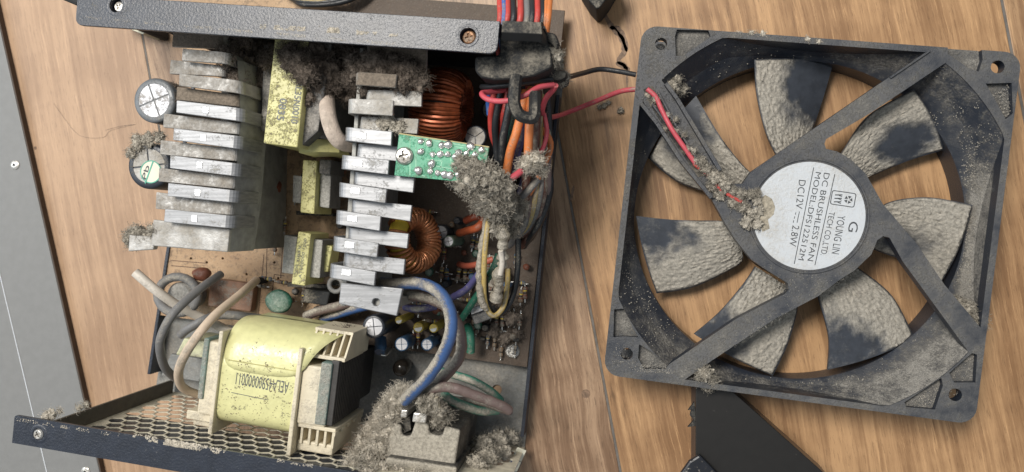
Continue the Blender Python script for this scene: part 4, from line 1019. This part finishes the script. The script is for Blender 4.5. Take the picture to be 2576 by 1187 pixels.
# blades
blades=[
 ([(1958,400),(1927,334),(1904,238),(1898,150)],[(2030,380),(2044,329),(2070,250),(2096,160)],(.85,.75),18,7),
 ([(2108,400),(2120,380),(2185,290),(2299,224)],[(2160,465),(2183,448),(2283,405),(2374,377)],(.72,.72),18,8),
 ([(2200,560),(2230,512),(2330,496),(2447,515)],[(2170,610),(2210,632),(2290,662),(2366,714)],(.78,.55),17,8),
 ([(2150,670),(2165,678),(2245,745),(2302,852)],[(2050,720),(2058,745),(2085,849),(2082,930)],(.8,.85),9,17),
 ([(2010,740),(2004,790),(1980,870),(1944,945)],[(1900,670),(1870,715),(1810,785),(1746,840)],(.85,.9),12,17),
 ([(1870,650),(1850,672),(1745,722),(1652,738)],[(1850,560),(1815,555),(1700,553),(1600,543)],(.85,.9),9,18),
 ([(1840,520),(1790,490),(1700,455),(1630,396)],[(1895,440),(1860,405),(1810,340),(1751,241)],(.62,.93),7,17)]
for bi,(Lh,Rh,clean,zl,zr) in enumerate(blades):
    crad=(.30,.15,.12,.25,.22,.25,.25)[bi]
    Lp=smooth_path([P(x,y,(zl)) for x,y in Lh],8); Rp=smooth_path([P(x,y,zr) for x,y in Rh],8)
    nu=64; nv=64; vs=[];ds=[]; hcw=FW(hc_[0],hc_[1],0)
    def samp(path,t):
        x=t*(len(path)-1); i=min(int(x),len(path)-2); return path[i].lerp(path[i+1],x-i)
    for i in range(nu+1):
        t=i/nu
        a=samp(Lp,t); b=samp(Rp,t)
        for j in range(nv+1):
            s=j/nv; p=a.lerp(b,s)
            rad=(fl(p)-hcw); bulge=math.sin(math.pi*s)*1.6*t
            p=p+rad.normalized()*bulge*.6; p.z+=math.sin(math.pi*s)*1.2
            # dust cover, thin at the clean patch and at the rim
            dcl=math.hypot((t-clean[1])*1.25,(s-clean[0])*.95)
            n0=noise.fractal(p*.07+Vector((bi*9,0,0)),.8,2,3)
            cov=(dcl-crad+ .16*n0+.09*noise.noise(p*.35))/.30; cov=max(0,min(1,cov))
            edge=min(1,min(s,1-s)/.035)*min(1,(1-t)/.03)
            cov*=max(0,min(1,edge+.25*noise.noise(p*.8)))
            q=p*.42+Vector((0,0,bi*5))
            ridge=1-abs(noise.noise(q*1.5))*2.4; fine=noise.fractal(p*1.05,.5,2,4)
            th=(cov**1.4)*max(.0,.30+.40*ridge+.75*fine)
            vs.append(p+Vector((0,0,th))); ds.append(.02+cov*1.12)
    fs=[]
    for i in range(nu):
        for j in range(nv): a=i*(nv+1)+j; fs.append((a,a+1,a+nv+2,a+nv+1))
    nb=len(vs); rim=[i*(nv+1) for i in range(nu+1)]+[nu*(nv+1)+j for j in range(1,nv+1)]+[i*(nv+1)+nv for i in range(nu-1,-1,-1)]+[j for j in range(nv-1,0,-1)]
    vs+=[vs[k]-Vector((0,0,1.5)) for k in rim]; ds+=[-.6]*len(rim); m_=len(rim)
    fs+=[(rim[k],nb+k,nb+(k+1)%m_,rim[(k+1)%m_]) for k in range(m_)]+[tuple(nb+k for k in range(m_))]
    o=MB().add(vs,fs,ds).build('blade',m_blade,fan,smooth=True,attr=True,angle=60)
    bm=bmesh.new(); bm.from_mesh(o.data); bmesh.ops.recalc_face_normals(bm,faces=bm.faces); bm.to_mesh(o.data); bm.free()
# label
lc=P(2034,543,FZ)
MB().plate(circ((0,0),21.8,64),[circ((0,0),21.0,64)],(lc.x,lc.y,FZ+.5),(1,0,0),(0,1,0),.6).build('label_rim',m_fanblk,fan,attr=True,bevel=.2)
lz=FZ+.12
lab=MB().lathe((lc.x,lc.y,lz),[(20.3,-.1),(20.3,.06)],64).build('round_label',m_white,fan)
tz=lz+.06
def T(s,a,b,h): text(s,a,b,h,tz,m_ink,lab,'lettering',.03,off=.0)
T('DC BRUSHLESS FAN',(2073,434),(2031,655),2.1)
T('MODEL:DFS122512M',(2052,432),(2008,653),2.0)
T('DC12V',(2010,452),(2001,524),2.5)
T('2.8W',(1994,566),(1985,618),2.5)
T('YOUNG LIN',(2108,541),(2092,637),2.7)
T('TECH CO.,LTD.',(2086,532),(2064,641),2.1)
T('G',(2137,556),(2133,582),3.3)
bar2((2100,438),(2050,667),.28,tz,m_ink,lab,'printed_line',.04); bar2((2047,421),(1998,664),.28,tz,m_ink,lab,'printed_line',.04)
bar2((2011,532),(2005,560),.25,tz,m_ink,lab,'printed_line',.04)
for k in range(3): bar2((2002-k*.9*3.0+0,534+k*10),(2001-k*2.7,540+k*10),.25,tz,m_ink,lab,'printed_line',.04)
lgc=P(2121,500,tz); gdv=(P(2034,655,tz)-P(2072,434,tz)).normalized(); gup=Vector((0,0,1)).cross(gdv)
def rr_(hw,hh,r_,n=5):
    out=[]
    for sx,sy,a0 in ((1,1,0),(-1,1,90),(-1,-1,180),(1,-1,270)):
        for k in range(n): a=math.radians(a0+90*k/(n-1)); out.append((sx*(hw-r_)+r_*math.cos(a),sy*(hh-r_)+r_*math.sin(a)))
    return out
lg=MB().plate(rr_(2.7,4.4,.8),[rr_(2.4,4.1,.6)],lgc+Vector((0,0,.06)),gdv,gup,.04)
for k in range(5):                              # pinwheel and striped letters of the emblem
    a=2*math.pi*k/5; pc=lgc+gup*1.9+Vector((0,0,.06)); d1=gdv*math.cos(a)+gup*math.sin(a); d2=gdv*math.cos(a+.9)+gup*math.sin(a+.9)
    lg.add([pc+d1*.35,pc+d1*1.6,pc+d2*1.45],[(0,1,2)])
for k in range(3):
    pc=lgc-gup*1.8+gdv*(-1.3+k*1.3)+Vector((0,0,.06))
    lg.add([pc-gdv*.3+gup*1.3,pc+gdv*.1+gup*1.3,pc+gdv*.5-gup*1.3,pc+gdv*.1-gup*1.3],[(0,1,2,3)])
    lg.add([pc+gdv*.45+gup*1.3,pc+gdv*.75+gup*1.3,pc+gdv*.35,pc+gdv*.1],[(0,1,2,3)])
lg.build('emblem',m_ink,lab)
stn=[(a,b) for a,b in ((1907,505),(1925,490),(1942,500),(1950,520),(1946,540),(1932,552),(1936,575),(1918,583),(1909,560),(1906,530))]
MB().prism([P(x,y,tz) for x,y in stn],tz-.03,tz+.05).build('brown_stain',M('stain dirt',(.36,.32,.25),.9,var=.3,vsc=.8,relief=.5,rsc=1.2),lab)
# red and black fan leads
wire([(1750,412,FZ+1),(1722,372,FZ+1.6),(1690,325,FZ+2),(1664,275,FZ+1.6),(1650,244,FZ+1.2),(1628,224,FZ+.8)],.95,w_pink,fan,'fan_wire')
wire([(1628,220,FZ-3),(1605,224,25),(1560,230,22),(1500,254,16),(1440,278,14),(1400,292,26),(1375,294,44),(1364,282,56),(1372,250,62),(1392,225,66),(1398,214,68)],1.0,w_pink,fan,'fan_wire','pink red fan lead running to the power supply')
wire([(1392,213,68),(1354,220,72),(1320,240,75),(1270,254,75),(1228,250,73),(1212,235,70),(1234,231,66),(1270,226,62)],.95,w_pink,fan,'fan_wire')
wire([(1368,285,54),(1376,330,54),(1366,372,55),(1345,398,58)],.85,w_pink,fan,'fan_wire')
wire([(1312,430,66),(1290,446,68),(1268,460,68)],1.2,w_pink,fan,'fan_wire')
wire([(1600,188,24),(1560,180,24),(1510,174,24),(1466,184,32),(1420,196,50),(1395,198,64),(1340,204,68),(1290,212,70),(1235,218,66),(1212,218,62)],1.0,w_black,fan,'fan_wire','black fan lead running to the power supply')
wire([(1745,412,FZ+1),(1780,440,FZ+1),(1815,478,FZ+1),(1865,508,FZ+1)],.7,w_red,fan,'fan_wire')

# ------------------------------------------------------------------ black metal cover under the fan
cv=thing('metal_cover','black sheet metal cover lying below the fan at the bottom edge','metal cover',fl(P(1860,1120,0)))
MB().qbox([(1750,968),(1836,978),(2090,1205),(1750,1205)],20,18.8).build('cover_panel',M('satin black sheet',(.010,.009,.008),.45,var=.1,relief=.02,dust=.05),cv,bevel=.3)
MB().box(P(1750,968,18.8)-Vector((0,0,18.6)),Vector((0,-42,0)),Vector((1.0,0,0)),Vector((0,0,18.6))).build('cover_side',m_case,cv)
a_=P(1836,978,20);b_=P(2090,1205,20); dv=(b_-a_)
MB().box(fl(a_,.2),fl(dv),Vector((-.7,-.7,0)),(0,0,18.5)).build('cover_side',m_case,cv)
MB().qbox([c11(545,1112),c11(640,1210),c11(450,1210),c11(500,1140)],23,20.2).build('cover_tab',M('speckled black',(.012,.014,.02),.4,dust=.32,dsc=.4,w=.05,dfine=1.8),cv,bevel=.8)
MB().qbox([c11(522,880),c11(535,985),c11(492,992),c11(520,960),c11(502,940),c11(508,915),c11(494,918)],19,17.5).build('torn_edge',m_plast,cv,bevel=.15)

# ------------------------------------------------------------------ lint and dust
def fibres(mb,pts,n,L,r,rg,up=.4,curl=.6,seg=4):
    for _ in range(n):
        c,rad=rg.choice(pts)
        dr=Vector((rg.gauss(0,1),rg.gauss(0,1),rg.gauss(0,1)+up)).normalized()
        p=Vector(c)+Vector((dr.x*rad[0],dr.y*rad[1],dr.z*rad[2]))*rg.uniform(.8,1.35)
        t_=Vector((rg.gauss(0,1),rg.gauss(0,1),rg.gauss(0,.7))).normalized(); l=L*rg.uniform(.4,1.3); path=[p]
        for k in range(seg):
            t_=(t_+Vector((rg.gauss(0,curl),rg.gauss(0,curl),rg.gauss(0,curl*.7)))).normalized(); path.append(path[-1]+t_*l/seg)
        mb.tube(path,r*rg.uniform(.6,1.3),3,False)
def lint(lumps,label,m=m_lint,nf=500,L=3.2,r=.10,seed=1,f=None,curl=.6,sub=4,rag=.42):
    nf=int(nf*1.6); r*=.75; L*=.85; lumps=[(a,b,c,d*.86,e) for a,b,c,d,e in lumps]
    """lumps: (px,py,z,radius mm, squash z)"""
    rg=random.Random(seed); mb=MB(); pts=[]
    for i,(x,y,z,rad,sq) in enumerate(lumps):
        xy=f(x,y) if f else (x,y); c=P(*xy,z)
        mb.blob(c,rad*.92,rag,.45/ max(rad,1)**.25,sub if rad>1.7 else 3,seed*3+i,(1,1,sq),rough=min(1.1,.45*rad)); pts.append((c,(rad,rad,rad*sq)))
    fibres(mb,pts,nf,L,r,rg,curl=curl)
    o=mb.build('lint_clump',m,None,smooth=True,angle=180)
    # put the origin at the clump's middle
    ctr_=sum((p[0] for p in pts),Vector())/len(pts)
    for v in o.data.vertices: v.co-=ctr_*MM
    o.location=ctr_*MM
    tag(o,label,'lint','clumps of lint and dust'); return o
lint([(1165,415,72,3.2,.5),(1190,430,73,4.6,.6),(1215,440,73,5,.6),(1240,450,72,5,.6),(1260,470,70,5,.6),(1175,460,70,4.5,.6),(1205,478,68,5,.7),(1235,500,66,5.5,.7),(1265,510,64,5,.7),(1215,520,60,3.5,.7),(1250,535,60,4.5,.8),(1285,540,54,4.5,.7),(1300,515,54,4,.7),(1140,440,70,2.6,.4),(1255,570,58,3.2,.9),(1285,575,50,3.4,.9)],
     'large grey lint clump over the corner of the green board and cables',m_lint,3600,3.0,.11,1,sub=4,rag=.55)
lint([(1330,410,66,3.6,.6),(1350,402,66,3.2,.6),(1358,425,62,2.6,.6),(1318,425,64,2.6,.5)],'pale lint tuft where the pink wire dives into the cables',m_lintL,800,2.6,.09,2)
lint([(1395,135,74,3.2,.9),(1385,150,70,3.2,.9),(1400,160,66,2.6,1.2),(1375,165,68,2.6,.7)],'grey lint stuck to the rubber grommet at the cable exit',m_lint,500,2.2,.09,3)
lint([(1410,200,60,2.2,1),(1420,192,56,1.8,1)],'small lint knot where the black fan wire meets the case',m_lintL,240,2.4,.08,4)
lint([(1008,985,46,3.4,.8),(990,1005,44,4.2,.8),(972,1032,42,4.6,.8),(955,1062,40,5,.7),(935,1092,40,5.2,.6),(918,1122,42,5,.5),(900,1152,48,4,.4),(884,1172,56,3.4,.4),(990,1040,44,3.4,.8),(965,1090,44,4.6,.5),(945,1135,46,5,.4),(925,1165,50,4.4,.4),(1030,990,48,2.2,.8),(980,1070,44,3.6,.6)],
     'pale lint heaped against the left side of the mains socket',m_lintL,3800,3.4,.09,5,curl=.4)
lint([(1060,1000,52,2.8,.6),(1070,1020,50,3.2,.7),(1090,1005,52,3,.7),(1105,1030,50,3.4,.8),(1120,1045,46,3.2,.8),(1100,1060,46,2.8,.6)],'grey lint among the terminals on top of the mains socket',m_lint,900,2.6,.09,6)
lint([(920,1190,60,4,.25),(960,1186,56,4,.25),(1000,1192,54,3.6,.25),(1050,1200,54,3.6,.25)],'pale dust drift along the bottom edge under the socket',m_lintL,900,2.0,.09,7)
lint([(1215,1120,22,5,.35),(1250,1110,14,5.5,.35),(1285,1100,8,4,.35),(1230,1150,30,5,.35),(1200,1170,38,4.5,.35),(1262,1140,20,4,.35)],'speckled dust heap in the right corner beside the socket',m_lint,900,1.8,.09,8)
lint([(345,585,62,3.6,.6),(325,595,60,3.0,.6),(360,598,62,3.2,.5),(385,580,66,2.6,.5),(335,612,60,2.4,.6)],'grey lint hanging on the lower left end of the left heatsink',m_lint,700,2.4,.08,9)
lint([(575,110,60,5,.7),(600,150,56,6.5,.7),(590,200,62,5,.6),(625,120,52,7,.7),(640,180,50,5,.7),(610,95,60,4.5,.7),(615,235,58,4,.6),(565,140,68,4,.4)],'dark brown lint matted on the upper end of the left heatsink',m_lintD,1900,3.0,.09,10)
lint([(745,150,67,6,.45),(765,180,67,5.5,.45),(725,135,67,4.5,.4),(785,130,62,7,.6),(820,160,60,7,.7),(850,130,56,7,.7),(835,200,58,6,.7),(870,180,56,6,.7),(800,220,60,5,.6),(880,230,52,5,.7),(680,150,58,4.5,.8),(660,200,52,4,.8)],'dark brown lint mass over the yellow strip of the main transformer',m_lintD,3600,3.2,.09,11)
lint([(775,250,62,3.6,.6),(765,290,60,3.2,.6),(778,325,60,3.2,.6),(762,350,58,2.4,.6)],'dark crumbs down the right side of the yellow transformer strip',m_lintD,500,1.8,.08,12)
lint([(905,175,68,4,.5),(890,150,66,3.6,.5),(940,150,69,5,.3),(990,160,69,5,.3),(1030,180,69,5,.4),(1055,200,69,4,.4),(960,190,70,4,.4),(1010,205,70,4.5,.4),(880,200,66,3.2,.5),(925,220,66,3.5,.4)],'brown lint covering the upper end of the middle heatsink',m_lintD,2000,3.0,.09,13)
lint([(935,315,67,4,.3),(975,308,68,4,.3),(1005,318,68,3,.3)],'thin dust mat on a fin just above the green board',m_lint,260,1.6,.08,14,rag=.35)
lint([(565,850,36,2.0,.6),(850,855,44,3.2,.8),(865,840,40,3.4,.8),(880,835,36,3,.8),(842,835,40,2.4,.6)],'dark lint behind the loose tape end of the choke',m_lintD,400,2.2,.08,15)
lint([(400,345,58,2.6,.5),(350,365,57,3.2,.4),(330,385,57,2.6,.4),(375,350,58,3,.4),(345,350,56,2.4,.4)],'fuzzy lint on the rim of the stickered capacitor',m_lint,500,2.0,.08,17)
lint([(445,250,56,2.4,.6),(435,225,54,2.6,.6)],'lint between the crossed-vent capacitor and the fins',m_lintD,250,2.0,.08,18)
lint([(1265,770,14,3.5,.3),(1290,800,13,4,.3),(1240,830,13,3.5,.3),(1270,850,12,4,.3),(1300,760,12,3,.3),(1215,790,14,3,.3),(1300,840,12,3,.3),(1255,720,14,3,.3)],'flat brown dust mat between the small parts at the right edge of the board',m_lintD,700,2.4,.08,31)
# fan lint
lint([(1775,425,30,2.4,.4),(1800,445,30,3,.4),(1822,462,30,3.4,.4),(1790,470,29,2.0,.35),(1812,490,29,2.2,.35),(1840,480,29,2.4,.35),(1865,488,29.5,2.2,.35),(1890,488,29.6,1.9,.3),(1905,486,29.4,1.5,.3),(1845,510,29,2.4,.25),(1870,520,29,2.4,.25),(1762,405,30,2,.4)],'grey lint packed where the wired spoke joins the fan hub',m_lint,1700,1.8,.08,20)
lint([(1905,505,29.0,2.2,.16),(1912,528,28.9,2.2,.12),(1900,545,28.9,2.4,.12),(1890,535,29.0,2.8,.18),(1880,560,29.3,3.4,.2),(1905,565,29.3,2.6,.15)],'thin dust spread over the left edge of the white fan label',m_lint,300,1.3,.07,21,rag=.5)
lint([(1650,250,29,1.8,.6),(1680,290,29.5,1.5,.6),(1700,330,29.5,1.5,.6),(1730,375,29.5,1.8,.5),(1700,300,30,1.0,.6),(1722,340,30,1.0,.6),(1745,380,30,1.4,.6),(1630,240,28,1.6,.5),(1672,325,28.5,1.2,.6)],'crumbly dust along the wire channel of the fan',m_lint,500,1.5,.07,22)
lint([(1775,940,29,3.0,.5),(1790,955,27,2.8,.6),(1780,970,24,2.4,.7),(1765,955,26,2.2,.6)],'brown lint tuft under the lower left spoke of the fan',m_lint,600,2.4,.08,23)
lint([(2405,765,22,3.4,.6),(2435,780,23,3.8,.6),(2460,800,24,3.2,.6),(2425,800,21,2.8,.6),(2470,815,25,1.8,.5)],'brown lint tuft in the right side of the fan by the lower spoke',m_lint,900,2.6,.08,24)
lint([(1690,215,24,3,.6),(1715,225,20,2.6,.6),(1702,200,24,2.0,.6)],'small lint tuft behind the upper left spoke of the fan',m_lint,300,2,.08,25)
lint([(1890,82,28,1.0,.4),(1920,84,28,1.1,.4),(1905,88,27,1,.4),(2030,98,28,1.0,.4),(2060,104,28,1.1,.4),(1860,84,27,.9,.4)],'dust crumbs along the top rim of the fan',m_lintL,250,1.4,.07,26)
lint([(1530,258,.8,1.0,.5),(1520,264,1.0,1.5,.5),(1508,268,.8,1.2,.5)],'dust crumb lying on the floor under the pink wire',m_lint,120,1.5,.07,27)
lint([(1561,277,.9,1.7,.6)],'round grey dust ball on the floor left of the fan',m_lint,60,1.0,.07,28,rag=.25)
lint([(115,1046,84,1.6,.5),(130,1042,83,2,.5),(200,1026,78,1.6,.5),(215,1018,76,1.5,.5),(150,1035,82,1.2,.5)],'tiny pale fluff on the left end of the grill wall',m_lintL,260,2.4,.06,29)

# granular dust lying on lips and rims (too many grains to count)
def grains(areas,name,label,m,seed):
    rg=random.Random(seed); mb=MB()
    for (poly,z,n,smin,smax) in areas:
        a,b,c,d_=poly
        for _ in range(n):
            s=rg.random(); t_=rg.random()
            if rg.random()<.35: s=min(1,max(0,rg.gauss(.5,.12)))
            if False: pass
            x=(a[0]*(1-s)+b[0]*s)*(1-t_)+(d_[0]*(1-s)+c[0]*s)*t_; y=(a[1]*(1-s)+b[1]*s)*(1-t_)+(d_[1]*(1-s)+c[1]*s)*t_
            if seed==5 and noise.noise(Vector((x*.03,y*.03,seed)))<-.05: continue
            if seed!=5 and noise.noise(Vector((x*.012,y*.012,seed)))<-.25: continue
            p=P(x,y,z); r_=rg.uniform(smin,smax); q=rg.random()*3
            vs=[p+Vector((r_*math.cos(q+k*1.57)*rg.uniform(.6,1.2),r_*math.sin(q+k*1.57)*rg.uniform(.6,1.2),0.02)) for k in range(4)]+[p+Vector((0,0,r_*rg.uniform(.5,1)))]
            mb.add(vs,[(0,1,4),(1,2,4),(2,3,4),(3,0,4)])
    if seed==6:                                 # grains lying on the flared bore
        for (am,asd,n) in ((22,16,1000),(215,14,350),(-52,20,350),(120,20,100),(-10,10,250)):
            for _ in range(n):
                a=math.radians(rg.gauss(am,asd)); r1=rcl(a); r_=RI+.4+(r1-RI-.9)*rg.random(); zz=12+(r_-RI)/(RT-RI)*(FZ-12.5)
                if noise.noise(Vector((r_*math.cos(a)*.12,r_*math.sin(a)*.12,3)))<-.12: continue
                p=FW(r_*math.cos(a),r_*math.sin(a),zz+.05); sz=rg.uniform(.09,.32); q=rg.random()*3
                vs=[p+Vector((sz*math.cos(q+k*1.57)*rg.uniform(.6,1.2),sz*math.sin(q+k*1.57)*rg.uniform(.6,1.2),0)) for k in range(4)]+[p+Vector((0,0,sz*rg.uniform(.6,1.1)))]
                mb.add(vs,[(0,1,4),(1,2,4),(2,3,4),(3,0,4)])
    o=mb.build(name,m); o['kind']='stuff'; o['label']=label; o['category']='dust'; return o
grains([([(650,60),(1000,85),(1000,92),(650,72)],86.02,900,.12,.42),([(800,66),(900,74),(900,86),(800,78)],86.02,260,.15,.5),([(340,1090),(560,1128),(550,1142),(330,1104)],86.02,900,.1,.42),
        ([(40,1050),(300,1092),(296,1100),(40,1058)],86.02,250,.08,.25),([(210,40),(1250,128),(1250,136),(210,46)],86.02,1200,.06,.18),([(560,1130),(900,1187),(900,1196),(560,1138)],86.02,350,.08,.3)],
       'dust_grains','pale dust grains strewn on the black lips of the case',m_lintL,5)
grains([([(1550,860),(1700,935),(1690,940),(1530,930)],28.05,500,.07,.22),([(2300,1010),(2450,880),(2450,1040),(2300,1030)],25.6,700,.07,.26),
        ([(1620,70),(1700,75),(1690,200),(1615,190)],28.05,160,.06,.16),([(1900,660),(2200,700),(1990,790),(1960,720)],28.05,250,.06,.18),
        ([(1800,860),(1960,780),(1990,790),(1820,890)],28.05,250,.06,.18),([(2480,210),(2560,215),(2550,300),(2500,290)],26.5,300,.07,.25)],
       'fan_dust_grains','pale dust grains scattered over the frame of the fan',M('fan grain dust',(.34,.315,.27),.95,var=.3,vsc=.5),6)
grains([([(570,900),(745,930),(740,1020),(565,1000)],58.02,420,.10,.34),([(565,1000),(740,1020),(735,1070),(562,1050)],58.02,110,.08,.25),([(690,240),(765,250),(752,360),(672,350)],66.02,160,.1,.3)],
       'brown_grime','brown dirt specks stuck on the yellow tape of the choke and transformer',M('brown grime',(.23,.18,.13),.95,var=.3),5)
# loose hairs on the floor
for pts,lab_ in (([(270,520),(370,655),(430,690),(520,690),(560,655),(680,625)],'long thin dark hair curling on the floor beside the big capacitors'),([(530,655),(600,635),(680,625)],'short thin hair on the floor left of the cross-vent capacitor')):
    path=smooth_path([P(*c1(x,y),.3) for x,y in pts],8); o=MB().tube(path,.045,4).build('hair_strand',M('hair',(.05,.04,.03),.5)); tag(o,lab_,'hair')

for o in bpy.data.objects:
    if 'org' in o.keys(): del o['org']
